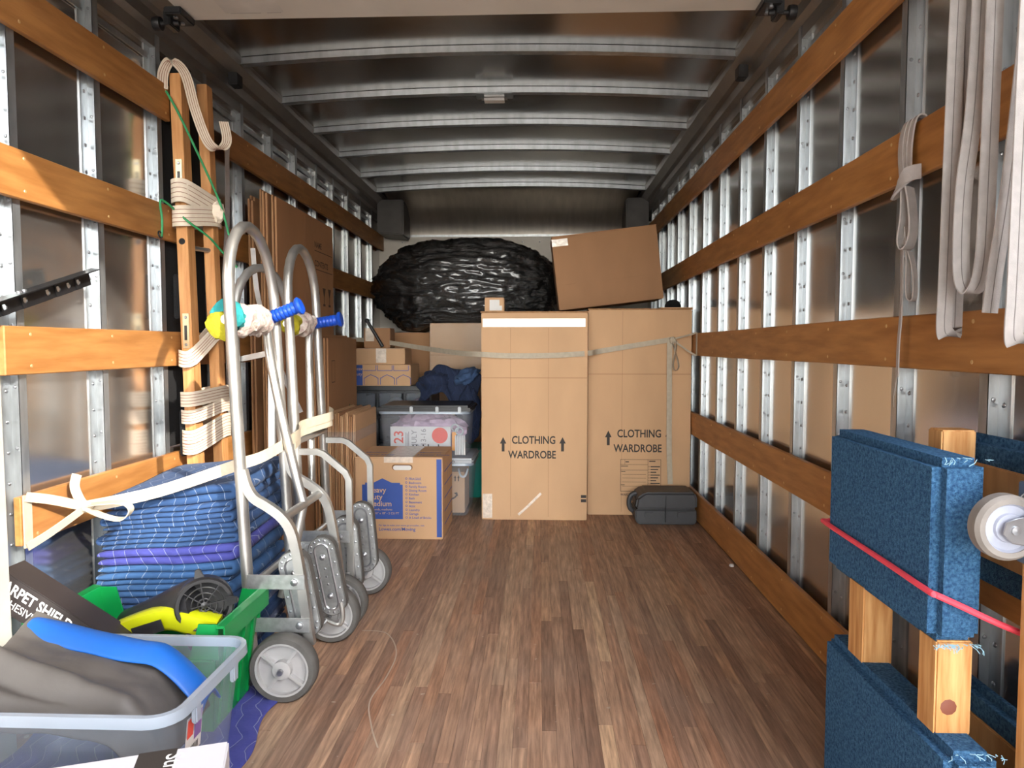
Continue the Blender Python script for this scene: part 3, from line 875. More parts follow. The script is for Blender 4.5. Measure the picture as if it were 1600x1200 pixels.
decal([rect(0.07, 0.05 + i * 0.07, 0.38, 0.057 + i * 0.07) for i in range(5)] + [rect(0.10, 0.08, 0.104, 0.36), rect(0.2, 0.08, 0.204, 0.36), rect(0.3, 0.08, 0.304, 0.36)], INK_BLUE, t, (-0.497, 3.60, 0.008), (0, 1, 0), FZ, 'side_print')
MB().box((-0.80, 3.5992, 0.421), (-0.65, 4.0, 0.4278)).build('tape', TAPE, t)
MB().box((-0.80, 3.5988, 0.398), (-0.65, 3.5996, 0.427)).build('tape', TAPE, t)
for i in range(2):
    text('Heavy Duty', 0.045, INK_BLUE, t, (-0.93 + i * 0.29, 3.66, 0.4275), (1, 0, 0), (0, 1, 0), bold=0.012, sx=0.8)
    text('Medium', 0.045, INK_BLUE, t, (-0.93 + i * 0.29, 3.74, 0.4275), (1, 0, 0), (0, 1, 0), bold=0.012, sx=0.8)

# flattened cartons leaning along the left wall
prn = mat('dark_print', lin(74, 52, 38), 0.8)
labs = ['tall flattened carton nearest the wall in the leaning row', 'second tall flattened carton from the wall', 'third tall flattened carton from the wall', 'fourth tall flattened carton from the wall', 'tall flattened carton with printed name lines, front of the leaning row']
for i in range(5):
    x0 = -1.352 + i * 0.031
    h = (1.70, 1.665, 1.72, 1.70, 1.69)[i]
    ya = (3.30, 3.20, 3.26, 3.21, 3.24)[i]
    t = thing('flattened_carton', labs[i], 'cardboard', (x0, 3.7, 0.0), group='tall flattened cartons by the left wall')
    mm = CARD_D
    for j in range(2):
        MB().box((x0 + j * 0.011, ya + j * 0.012, 0.0), (x0 + j * 0.011 + 0.0085, 4.14, h - j * 0.006)).build('cardboard_sheet', mm, t, bevel=0.002)
    if i == 4:
        U, V = (0, 1, 0), (0, 0, 1)
        xf = x0 + 0.0195
        text('NAME', 0.045, prn, t, (xf, 3.80, 1.53), U, V, bold=0.02)
        text('CONTENTS', 0.045, prn, t, (xf, 3.80, 1.43), U, V, bold=0.02)
        decal([rect(0, 0, 0.30, 0.004), rect(-0.02, 0.1, 0.30, 0.104)], prn, t, (xf, 3.82, 1.41), U, V)
        for k in range(3):
            decal([arrow(0.05, 0.11) if k == 0 else ([(-0.02, 0), (0.02, 0), (0.02, 0.012), (0.005, 0.012), (0.005, 0.05), (0.028, 0.10), (-0.028, 0.10), (-0.005, 0.05), (-0.005, 0.012), (-0.02, 0.012)])], prn, t, (xf, 3.86 + k * 0.1, 1.22), U, V, 'handling_symbol')
        MB().box((xf - 0.001, 3.66, 0.0), (xf + 0.0006, 3.663, h - 0.02)).build('crease', CREASE, t)
for i in range(3):
    x0 = -1.192 + i * 0.027
    t = thing('flattened_carton', ('waist-high flattened carton at the back of the green-printed set', 'middle waist-high flattened carton of the green-printed set', 'waist-high flattened carton with green leaf print facing the aisle')[i], 'cardboard', (x0, 4.0, 0.0), group='green-printed flattened cartons')
    for j in range(2):
        MB().box((x0 + j * 0.011, 3.70 + 0.02 * ((i + j) % 2), 0.0), (x0 + j * 0.011 + 0.0085, 4.30, 1.06 - 0.01 * i)).build('cardboard_sheet', CARD_D, t, bevel=0.002)
    xf = x0 + 0.0195
    decal([[(0.02, 0), (0.58, 0), (0.58, 0.42), (0.42, 0.56), (0.3, 0.42), (0.18, 0.55), (0.02, 0.40)]], INK_GREEN, t, (xf, 3.71, 0.10), (0, 1, 0), FZ, 'leaf_print')
    decal(frame_lines(0, 0, 0.06, 0.12, 0.004), prn, t, (xf, 3.78, 0.80), (0, 1, 0), FZ)
for i in range(9):
    x0 = -1.094 + i * 0.0155
    t = thing('flattened_box', ('knee-high flattened box %s in the bundle beside the moving box' % ('at the wall end', 'second from the wall', 'third from the wall', 'fourth from the wall', 'in the middle', 'fourth from the aisle', 'third from the aisle', 'second from the aisle', 'at the aisle end')[i]), 'cardboard', (x0, 3.85, 0.0), group='bundle of flattened boxes beside the moving box')
    yy = 3.615 + 0.012 * (i % 3); h = 0.655 - 0.02 * ((i * 5) % 3) / 2
    for j in range(2):
        MB().box((x0 + j * 0.0068, yy + 0.004 * j, 0.0), (x0 + j * 0.0068 + 0.0058, 4.12 - 0.01 * (i % 2), h - 0.004 * j)).build('cardboard_sheet', CARD_D if i % 2 else CARD, t, bevel=0.0012, segs=1)
b = MB()
b.box((-1.10, 3.606, 0.50), (-0.9535, 3.6085, 0.555)).box((-0.9535, 3.606, 0.50), (-0.952, 4.13, 0.555))
o = b.build('wrapping_band', WRAPF); tag(o, 'clear film band around the bundle of flattened boxes', 'wrap')

# drawer unit with boxes on top
t = thing('drawer_unit', 'black framed plastic drawer unit with smoky drawers', 'drawers', (-1.0, 4.9, 0))
fr = mat('black_drawer_frame', lin(38, 40, 44), 0.4)
MB().box((-1.27, 4.70, 0.70), (-0.72, 5.08, 0.73)).build('top_panel', fr, t, bevel=0.004)
MB().box((-1.27, 4.70, 0.0), (-0.72, 5.08, 0.03)).build('base_panel', fr, t, bevel=0.004)
for x in (-1.27, -1.092, -0.908, -0.735):
    MB().box((x, 4.70, 0.03), (x + 0.015, 5.08, 0.70)).build('upright', fr, t, bevel=0.003)
for r in range(4):
    for c in range(3):
        x0 = (-1.252, -1.073, -0.889)[c]; z0 = 0.035 + r * 0.168
        d = MB().box((x0, 4.70, z0), (x0 + 0.15, 5.05, z0 + 0.145)).build('drawer', SMOKE, t, bevel=0.006)
        MB().box((x0 + 0.05, 4.685, z0 + 0.012), (x0 + 0.10, 4.70, z0 + 0.026)).build('handle', fr, d, bevel=0.004)
    MB().box((-1.255, 4.70, 0.03 + r * 0.168 + 0.148), (-0.735, 4.715, 0.03 + r * 0.168 + 0.163)).build('shelf_rail', fr, t)
MB().blob((-0.80, 4.80, 0.62), (0.055, 0.05, 0.03), 3).build('pink_cloth', mat('pink_cloth', lin(214, 150, 180), 0.8), t)
MB().blob((-0.98, 4.82, 0.60), (0.06, 0.05, 0.045), 4).build('white_cloth', mat('white_cloth', lin(215, 210, 208), 0.8), t)

t = carton('flat_moving_box', 'low moving box with blue house outlines on the drawer unit', -1.262, -0.862, 4.72, 5.06, 0.7305, 0.872, tape=False)
yf = 4.72
decal([rect(0, 0, 0.075, 0.137)], INK_BLUE, t, O_(-1.262, 0.733), FX, FZ, 'blue_patch')
def hline(pts, w):
    out = []
    for (a, b), (c, d) in zip(pts[:-1], pts[1:]):
        L_ = math.hypot(c - a, d - b); nx, ny = -(d - b) / L_ * w / 2, (c - a) / L_ * w / 2
        out.append([(a + nx, b + ny), (c + nx, d + ny), (c - nx, d - ny), (a - nx, b - ny)][::-1])
    return out
pl = []
for k in range(3):
    x = 0.085 + k * 0.11
    pl += hline([(x, 0.005), (x, 0.05), (x + 0.012, 0.05), (x + 0.012, 0.056), (x + 0.045, 0.072), (x + 0.085, 0.056), (x + 0.085, 0.05), (x + 0.095, 0.05), (x + 0.095, 0.005)], 0.004)
    pl += hline([(x - 0.02, 0.135), (x - 0.02, 0.1), (x + 0.08, 0.1), (x + 0.08, 0.135)], 0.004)
decal(pl, INK_BLUE, t, O_(-1.262, 0.733), FX, FZ, 'house_outlines')
text('Heavy', 0.03, INK_PALE, t, O_(-1.25, 0.835), FX, FZ, d=0.001)
text('Duty', 0.03, INK_PALE, t, O_(-1.25, 0.80), FX, FZ, d=0.001)
t = carton('taped_box', 'plain tan box with wrinkled clear tape hanging down its front', -1.255, -0.905, 4.74, 5.0, 0.8735, 0.98)
MB().box((-1.10, 4.7388, 0.885), (-1.03, 4.7398, 0.981)).build('tape', TAPE, t, bevel=0.0003, segs=1)
t = carton('small_carton', 'small brown box behind the tan taped box', -1.20, -1.02, 4.82, 4.98, 0.982, 1.12, m=CARD_D)
MB().box((-1.19, 4.8188, 1.03), (-1.13, 4.8198, 1.12)).build('tape', TAPE, t)
t = thing('black_rod', 'slim black rod leaning over the small brown box', 'rod', (-1.07, 4.70, 0.985))
MB().tube([(-1.06, 4.765, 0.994), (-1.125, 4.775, 1.10), (-1.165, 4.78, 1.165)], 0.011, 10).build('shaft', BLACK_PLASTIC, t)
MB().blob((-1.168, 4.781, 1.168), (0.016, 0.016, 0.016), 1, 0.0, nu=12, nv=8).build('knob', BLACK_PLASTIC, t)

# brown boxes wrapped in film, in the middle behind the totes
carton('carton', 'brown box under the film-wrapped box, mostly hidden', -0.80, -0.39, 5.10, 5.38, 0.0, 0.52, m=CARD_D)
t = carton('wrapped_box', 'brown box wrapped in clear film under the black bundle', -0.79, -0.40, 5.10, 5.38, 0.522, 1.160, tape=False)
MB().box((-0.793, 5.096, 0.54), (-0.397, 5.384, 1.163)).build('stretch_film', WRAPF, t, bevel=0.006)
MB().box((-0.79, 5.0992, 0.93), (-0.40, 5.101, 0.933)).build('crease', CREASE, t)
# hidden support and the big black bundle
carton('carton', 'large brown box behind the drawer unit, under the black bundle', -1.25, -0.80, 5.40, 6.0, 0.0, 1.10, m=CARD_D)
carton('carton', 'large brown box behind the wardrobe boxes, under the black bundle', -0.40, 0.15, 5.40, 6.0, 0.0, 1.10, m=CARD_D)
bm_ = bmesh.new()
bmesh.ops.create_icosphere(bm_, subdivisions=6, radius=1.0)
for v in bm_.verts:
    d = v.co.copy()
    k = 1 + 0.05 * mnoise.fractal(d * 2.2 + Vector((3, 1, 7)), 0.9, 2.0, 4)
    p = Vector((math.copysign(abs(d.x) ** 0.92, d.x) * 0.735, d.y * 0.37, d.z * (0.375 if d.z > 0 else 0.36))) * k
    # ridges of the film, pulled round the bundle
    w = Vector((d.x * 1.6, d.y * 1.6, d.z * 7 + d.x * 1.5)) + 0.35 * mnoise.noise_vector(d * 2.5)
    r1 = 1 - abs(mnoise.noise(w * 1.6)); r2 = 1 - abs(mnoise.noise(w * 4.5 + Vector((5, 2, 1)))); r3 = 1 - abs(mnoise.noise(Vector((d.x * 14, d.y * 14, d.z * 26))))
    p += d * (0.030 * r1 * r1 + 0.016 * r2 ** 3 + 0.008 * r3 ** 2 - 0.03)
    sg = min(1, max(0, (-0.22 - p.x) / 0.12)); zf = -0.27 - 0.062 * sg     # sags left of the wrapped box
    if sg and p.z < -0.1: p.z *= 1 + 0.18 * sg
    if p.z < zf: p.z = zf + (p.z - zf) * 0.15
    v.co = p
me = bpy.data.meshes.new('wrapped_bundle'); bm_.to_mesh(me); bm_.free()
for p in me.polygons: p.use_smooth = True
me.materials.append(FILM)
o = bpy.data.objects.new('wrapped_bundle', me); o.location = (-0.555, 5.50, 1.447); COL.objects.link(o)
tag(o, 'huge rounded bundle wrapped in shiny black stretch film', 'bundle')

# ------------------------------------------------------------------ totes behind the moving box
def tub(t, x0, x1, y0, y1, z0, z1, taper, m, rim_m, th=0.003, rim=0.014, lip=0.012, name='body'):
    """open tub with tapering walls, rounded corners and a rolled rim"""
    def ring(x0, x1, y0, y1, z, r):
        out = []
        for cx, cy, a0 in ((x1 - r, y0 + r, -PI / 2), (x1 - r, y1 - r, 0), (x0 + r, y1 - r, PI / 2), (x0 + r, y0 + r, PI)):
            for i in range(6):
                a = a0 + PI / 2 * i / 5
                out.append((cx + r * math.cos(a), cy + r * math.sin(a), z))
        return out
    r = 0.045
    k = taper
    R1 = ring(x0 + k, x1 - k, y0 + k, y1 - k, z0, r * 0.8)
    R1b = ring(x0 + k - 0.006, x1 - k + 0.006, y0 + k - 0.006, y1 - k + 0.006, z0 + 0.015, r * 0.8)
    R2 = ring(x0, x1, y0, y1, z1, r)
    n = len(R1)
    b = MB()
    vs = R1 + R1b + R2
    fs = [tuple(range(n - 1, -1, -1))]
    for a in range(2):
        for i in range(n):
            j = (i + 1) % n
            fs.append((a * n + i, a * n + j, (a + 1) * n + j, (a + 1) * n + i))
    b.add(vs, fs)
    body = b.build(name, m, t, smooth=40)
    path = ring(x0 - lip * .5, x1 + lip * .5, y0 - lip * .5, y1 + lip * .5, z1 - rim / 2, r + lip * .5)
    MB().sweep(path, [(-lip / 2, -rim / 2), (lip / 2, -rim / 2), (lip / 2 - 0.002, rim / 2), (-lip / 2 + 0.002, rim / 2)], side=None, closed=True).build('rim', rim_m, t, smooth=40)
    return body
t = thing('storage_tub', 'clear storage tub with grey lid, under the black-lidded tote', 'tub', (-0.67, 4.3, 0))
tub(t, -0.95, -0.395, 4.09, 4.49, 0.0, 0.315, 0.03, CLEAR_T, CLEAR_RIM)
MB().box((-0.963, 4.075, 0.316), (-0.382, 4.505, 0.345)).build('lid', GREY_LID, t, bevel=0.012)
h = MB().ribbon(spline([(-0.47, 4.084, 0.285), (-0.455, 4.072, 0.245), (-0.43, 4.07, 0.245), (-0.415, 4.084, 0.285)], 5), 0.012, 0.004, (0, 0, 1)).build('latch', GREY_LID, t)
text('fluffs', 0.022, INK, t, (-0.53, 4.0745, 0.323), FX, FZ)
t2 = carton('shipping_box', 'brown shipping box with curved arrow mark inside the lower tub', -0.66, -0.44, 4.14, 4.40, 0.012, 0.255, tape=False)
yf = 4.14
decal(hline([(-0.015, 0.0), (0.01, -0.008), (0.035, 0.002), (0.05, 0.02)], 0.009) + [[(0.05, 0.035), (0.03, 0.03), (0.056, 0.01)]], INK, t2, O_(-0.535, 0.10), FX, FZ, 'curved_arrow')
decal([arrow(0.014, 0.035), [(a + 0.02, b) for a, b in arrow(0.014, 0.035)]], INK, t2, O_(-0.497, 0.20), FX, FZ, 'up_arrows')
t = thing('storage_tote', 'clear tote with black lid, poster showing through its front', 'tote', (-0.67, 4.27, 0.346))
tub(t, -0.932, -0.412, 4.08, 4.47, 0.346, 0.618, 0.022, CLEAR_T, CLEAR_RIM)
MB().box((-0.948, 4.066, 0.6185), (-0.392, 4.486, 0.640)).build('lid', BLACK_PLASTIC, t, bevel=0.008)
MB().box((-0.93, 4.09, 0.640), (-0.41, 4.465, 0.652)).build('lid_ridge', BLACK_PLASTIC, t, bevel=0.006)
for x in (-0.75, -0.6, -0.47):
    MB().box((x, 4.060, 0.612), (x + 0.018, 4.068, 0.648)).build('lid_clip', GREY_LID, t, bevel=0.003)
yf = 4.118
po = MB().box((-0.875, 4.1185, 0.370), (-0.52, 4.1205, 0.526)).build('poster', PAPER)
tag(po, 'white poster with red 23 and red disc inside the tote', 'poster')
def rot_text(s, sz, m, x, z, bold=0.012, sx=1): text(s, sz, m, po, (x, 4.1185, z), (0, 0, 1), (-1, 0, 0), bold=bold, sx=sx)
rot_text('23', 0.078, INK_RED, -0.80, 0.425)
rot_text('JULY', 0.044, mat('grey_ink', lin(150, 146, 148), 0.7), -0.72, 0.415)
rot_text('13-16', 0.044, MATS['grey_ink'], -0.665, 0.412)
decal([rect(0.405 - 0.366, 0, 0.13, 0.004), rect(0.039, 0.008, 0.12, 0.012), rect(0.039, 0.016, 0.125, 0.02)], MATS['grey_ink'], po, (-0.765, 4.1185, 0.366), (0, 0, 1), (-1, 0, 0))
decal([[(0.047 * math.cos(2 * PI * i / 28), 0.047 * math.sin(2 * PI * i / 28)) for i in range(28)]], INK_RED, po, (-0.583, 4.1185, 0.474), FX, FZ, 'red_disc')
decal([rect(0.0, 0, 0.008, 0.03), rect(0.02, 0, 0.05, 0.008), rect(0.02, 0, 0.028, 0.03), rect(0.06, 0, 0.068, 0.03), rect(0.09, 0, 0.098, 0.03), rect(0.09, 0, 0.12, 0.008), rect(0.15, 0, 0.158, 0.03), rect(0.18, 0, 0.21, 0.01)], INK, po, (-0.745, 4.1185, 0.392), FX, FZ)
t = thing('scissors', 'grey-handled scissors with orange sheath inside the tote', 'scissors', (-0.49, 4.12, 0.385))
MB().box((-0.512, 4.117, 0.385), (-0.486, 4.121, 0.495)).build('sheath', mat('orange_plastic', lin(232, 150, 20), 0.4), t, bevel=0.003)
MB().torus((-0.468, 4.119, 0.500), (0.1, 1, 0.2), 0.022, 0.005).torus((-0.492, 4.119, 0.520), (0.1, 1, 0.2), 0.02, 0.005).build('handles', mat('pale_grey_plastic', lin(190, 196, 196), 0.4), t)
t = thing('cloth_heap', 'crumpled lilac bag filling the top of the tote', 'bag', (-0.65, 4.28, 0.35))
MB().blob((-0.67, 4.29, 0.49), (0.215, 0.13, 0.11), 5, 0.25, 3.5, 30, 18).build('bag', mat('lilac_plastic_bag', lin(206, 178, 196), 0.5, 0, var=0.15, scale=20, bump=0.3), t)
t = thing('marker_pack', 'pack of white marker pens inside the tote', 'pens', (-0.43, 4.11, 0.36))
for i in range(5):
    MB().lathe([(0.0, 0), (0.006, 0), (0.006, 0.10), (0.004, 0.115), (0, 0.116)], (-0.488 + i * 0.0125, 4.108, 0.362), (0, 0, 1), 8).build('pen', PAPER, t)
t = thing('storage_bin', 'teal plastic bin behind the clear tubs', 'bin', (-0.5, 4.62, 0))
tub(t, -0.70, -0.355, 4.60, 4.94, 0.0, 0.30, 0.02, TEAL_BIN, TEAL_BIN)
MB().box((-0.71, 4.59, 0.301), (-0.35, 4.95, 0.325)).build('lid', TEAL_BIN, t, bevel=0.008)

# crumpled navy blanket behind the totes
def drape(name, fn, nu, nv, m, th=0.008, parent=None):
    b = MB(); vs = []; fs = []
    for j in range(nv + 1):
        for i in range(nu + 1):
            vs.append(fn(i / nu, j / nv))
    W = nu + 1
    for j in range(nv):
        for i in range(nu):
            a = j * W + i
            fs.append((a, a + 1, a + W + 1, a + W))
    b.add(vs, fs)
    o = b.build(name, m, parent, smooth=180)
    md = o.modifiers.new('thickness', 'SOLIDIFY'); md.thickness = th; md.offset = -1
    sd = o.modifiers.new('soft', 'SUBSURF'); sd.levels = 1; sd.render_levels = 1
    return o
def navy(u, v):
    x = -0.79 + 0.40 * u
    prof = 0.80 - 0.05 * math.cos(u * 9) * (1 - v) + 0.06 * math.sin(u * 3.1)
    z = prof - 0.52 * max(0, 0.55 - v) ** 1.0 * (0.4 + 0.9 * u) - 0.08 * max(0, v - 0.7)
    y = 4.515 + 0.155 * v
    n = mnoise.fractal(Vector((x * 7, y * 7, 2.0)), 0.9, 2, 3)
    return (x + 0.02 * math.sin(v * 8 + u * 3), y + 0.012 * n, z + 0.035 * n)
o = drape('moving_blanket', navy, 40, 30, BL_NAVY, 0.02)
tag(o, 'crumpled navy moving blanket heaped behind the clear totes', 'blanket')
o2 = MB().blob((-0.68, 4.60, 0.765), (0.105, 0.08, 0.07), 8, 0.25, 2.5, 30, 18).build('fold', BL_NAVY, o, smooth=180)
MB().blob((-0.47, 4.60, 0.80), (0.085, 0.08, 0.05), 9, 0.35, 2.5, 30, 18, Matrix.Rotation(-0.5, 3, 'Y')).build('fold', blanket_mat('slate_quilt', lin(64, 92, 130), lin(40, 60, 96), lin(80, 100, 140)), o, smooth=180)
MB().blob((-0.45, 4.55, 0.55), (0.075, 0.03, 0.18), 10, 0.2, 2.5, 24, 18).build('fold', BL_NAVY, o, smooth=180)

# ------------------------------------------------------------------ stack of folded moving blankets
def stack_warp(x, y, z):
    u = (x + 1.36) / 0.47; v = (y - 2.06) / 0.46
    k = 1 + 0.085 * u + 0.05 * v
    n = mnoise.noise(Vector((x * 5.5, y * 5.5, z * 3))) * 0.006 + mnoise.noise(Vector((x * 17, y * 17, z * 9))) * 0.0025
    return (x + 0.010 * mnoise.noise(Vector((z * 9, y * 3, 1))), y + 0.012 * mnoise.noise(Vector((x * 4, z * 11, 8))), z * k + n * min(1, z * 8))
def folded_blanket(label, m, z0, layers, t, x0, x1, y0, y1, seed, group='blankets in the stack'):
    rr_ = random.Random(seed)
    path = []                      # centre line in the x-z plane, folding to and fro
    for i in range(layers):
        z = z0 + t * (i + 0.5)
        a = x0 + rr_.uniform(0, 0.02); b = x1 - t * 0.5 - rr_.uniform(0, 0.012)
        xs = [a + (b - a) * k / 12 for k in range(13)]
        if i % 2: xs = xs[::-1]
        seg = [(x, z) for x in xs]
        path += seg
        if i < layers - 1:
            s = 1 if i % 2 == 0 else -1
            cx = xs[-1]
            for k in range(1, 5):
                an = -PI / 2 + PI * k / 5
                path.append((cx + s * t * 0.5 * math.cos(an), z + t * 0.5 + t * 0.5 * math.sin(an)))
    n = len(path); hw = t * 0.49
    ys = [y0 + (y1 - y0) * q for q in (0, 0.012, 0.04, 0.15, 0.3, 0.45, 0.6, 0.75, 0.88, 0.97, 1.0)]
    sh = [0.45, 0.85, 1, 1, 1, 1, 1, 1, 1, 0.85, 0.4]
    up_ = []; dn = []
    for i in range(n):
        p0 = path[max(0, i - 1)]; p1 = path[min(n - 1, i + 1)]
        dx, dz = p1[0] - p0[0], p1[1] - p0[1]
        L_ = math.hypot(dx, dz) or 1
        nx, nz = -dz / L_, dx / L_
        e = 0.5 if i in (0, n - 1) else 1.0
        up_.append((nx * e, nz * e))
    vs = []; fs = []
    prof_n = 2 * n
    for y, k in zip(ys, sh):
        row = [(path[i][0] + up_[i][0] * hw * k, path[i][1] + up_[i][1] * hw * k) for i in range(n)] + [(path[i][0] - up_[i][0] * hw * k, path[i][1] - up_[i][1] * hw * k) for i in range(n - 1, -1, -1)]
        vs += [stack_warp(px, y, max(pz, 0.0005)) for px, pz in row]
    for j in range(len(ys) - 1):
        for i in range(prof_n):
            q = (i + 1) % prof_n
            fs.append((j * prof_n + i, j * prof_n + q, (j + 1) * prof_n + q, (j + 1) * prof_n + i))
    last = (len(ys) - 1) * prof_n
    for i in range(n - 1):
        fs.append((i, i + 1, prof_n - 2 - i, prof_n - 1 - i))
        fs.append((last + i, last + i + 1, last + prof_n - 2 - i, last + prof_n - 1 - i))
    o = MB().add(vs, fs).build('moving_blanket', m, smooth=80)
    return tag(o, label, 'blanket', group)
ST = [(BL_BLUE, 3, .016, 'bottom blue blanket of the folded stack'),
      (BL_GREY, 2, .014, 'grey-blue blanket second from the bottom of the stack'),
      (BL_BLUE, 3, .015, 'blue blanket third from the bottom of the stack'),
      (BL_GREY, 2, .013, 'thin grey blanket fourth from the bottom of the stack'),
      (BL_LIGHT, 2, .024, 'light blue puffy blanket below the middle of the stack'),
      (BL_BLUE, 2, .017, 'blue zigzag-stitched blanket at the middle of the stack'),
      (BL_LIGHT, 3, .019, 'light blue blanket just above the middle of the stack'),
      (BL_LIGHT, 2, .022, 'light blue blanket directly under the purple one'),
      (BL_PERI, 2, .024, 'purple-blue blanket, the only purple one in the stack'),
      (BL_BLUE, 4, .0145, 'blue blanket directly on top of the purple one'),
      (BL_BLUE, 4, .0145, 'blue blanket second from the top of the stack'),
      (BL_BLUE, 2, .024, 'topmost blue blanket of the stack under the tied strap')]
z = 0.0
rr_ = random.Random(5)
for i, (m, n, t_, lab) in enumerate(ST):
    folded_blanket(lab, m, z, n, t_, -1.352 + rr_.uniform(0, 0.03) + (0.02 if i < 5 else 0), -0.895 - rr_.uniform(0, 0.02), 2.06 + rr_.uniform(-0.006, 0.012), 2.50, i)
    z += n * t_
STACK_TOP = z
# thin blanket on the floor under the bins
def floor_bl(u, v):
    x = -1.30 + 0.585 * u; y = 1.52 + 0.47 * v
    return (x + 0.02 * math.sin(v * 7), y, 0.012 + 0.003 * mnoise.noise(Vector((x * 9, y * 9, 0))))
o = drape('moving_blanket', floor_bl, 20, 14, BL_PERI, 0.010)
tag(o, 'purple-blue blanket lying flat on the floor under the green bin', 'blanket')

# webbing strap tied over the blankets
def ztop(x, y): return stack_warp(x, y, STACK_TOP)[2]
t = thing('webbing_strap', 'cream webbing strap tied in a bow over the blanket stack', 'strap', (-1.2, 2.0, 0.5))
K = Vector((-1.288, 1.95, 0.542))
MB().ribbon(spline([(-1.352, 1.80, 0.602), (-1.325, 1.86, 0.582), K], 6), 0.026, 0.003, [Vector((0.2, 0.1, 1))] * 13).build('upper_tail', WEB, t)
MB().ribbon(spline([(-1.352, 1.80, 0.468), (-1.325, 1.86, 0.495), K], 6), 0.024, 0.003, [Vector((0.3, 0.2, 1))] * 13).build('lower_tail', WEB, t)
MB().box((-1.358, 1.795, 0.465), (-1.354, 1.825, 0.606)).build('slat_wrap', WEB, t)
pth = spline([K, (-1.12, 2.02, 0.572), (-0.90, 2.05, 0.645), (-0.875, 2.03, 0.655), (-0.83, 2.10, 0.668), (-0.80, 2.28, 0.70), (-0.83, 2.42, 0.70), (-0.85, 2.50, 0.715), (-0.80, 2.7, 0.73), (-0.84, 2.80, 0.74)], 6)
MB().ribbon(pth, 0.034, 0.003, (0.0, 0.1, 1)).build('main_run', WEB, t)
pth2 = [p + Vector((0, 0, -0.024)) for p in spline([(-0.80, 2.28, 0.70), (-0.83, 2.42, 0.70), (-0.85, 2.50, 0.715), (-0.80, 2.7, 0.73)], 6)]
MB().ribbon(pth2, 0.03, 0.003, (0.0, 0.1, 1)).build('second_run', WEB, t)
lp = spline([K, (-1.235, 1.935, 0.556), (-1.175, 1.94, 0.558), (-1.155, 1.945, 0.535), (-1.18, 1.94, 0.51), (-1.235, 1.935, 0.522)], 8, closed=True)
MB().ribbon(lp, 0.026, 0.003, (0, 1, 0.15), closed=True).build('bow_loop', WEB, t)
MB().ribbon(spline([K, (-1.305, 1.95, 0.56), (-1.32, 1.95, 0.60), (-1.312, 1.95, 0.635)], 6), 0.026, 0.003, (1, 0.2, 0)).build('bow_end', WEB, t)
MB().blob(K, (0.02, 0.016, 0.016), 2, 0.2, 3, 14, 10).build('knot', WEB, t)

# ------------------------------------------------------------------ hand trucks
def wheel(t, x, y, r, w, face=-1):
    """solid tyre on a spoked plastic hub; axis along y"""
    tyre = MB().lathe([(r * 0.80, -w / 2), (r * 0.94, -w / 2), (r, -w * 0.32), (r, w * 0.32), (r * 0.94, w / 2), (r * 0.80, w / 2), (r * 0.80, -w / 2)], (x, y, r + 0.001), (0, 1, 0), 40).build('tyre', RUBBER, t)
    h = MB()
    h.lathe([(r * 0.74, -w * 0.46), (r * 0.81, -w * 0.48), (r * 0.81, w * 0.48), (r * 0.74, w * 0.46), (r * 0.74, -w * 0.46)], (x, y, r + 0.001), (0, 1, 0), 40)
    h.lathe([(0.02, -w * 0.10), (r * 0.76, -w * 0.10), (r * 0.76, w * 0.10), (0.02, w * 0.10)], (x, y, r + 0.001), (0, 1, 0), 32)
    h.lathe([(0.012, -w * 0.6), (r * 0.27, -w * 0.52), (r * 0.29, w * 0.5), (0.012, w * 0.6)], (x, y, r + 0.001), (0, 1, 0), 24)
    for k in range(4):
        a = PI / 4 + k * PI / 2 + 0.15
        h.beam((x + r * 0.2 * math.cos(a), y, r + r * 0.2 * math.sin(a)), (x + r * 0.78 * math.cos(a), y, r + r * 0.78 * math.sin(a)), 0.008, w * 0.84, side=(-math.sin(a), 0, math.cos(a)))
    hub = h.build('hub', HUB, tyre, smooth=30)
    bolt = MB().lathe([(0.0, -w * 0.6 - 0.012), (0.008, -w * 0.6 - 0.011), (0.008, -w * 0.6), (0.016, -w * 0.6 + 0.001), (0.016, -w * 0.5)], (x, y, r + 0.001), (0, 1, 0), 12)
    bolt.lathe([(0.0, w * 0.6 + 0.012), (0.008, w * 0.6 + 0.011), (0.008, w * 0.6), (0.016, w * 0.6 - 0.001), (0.016, w * 0.5)], (x, y, r + 0.001), (0, 1, 0), 12)
    bolt.build('axle_nut', STEEL, tyre)
    return tyre
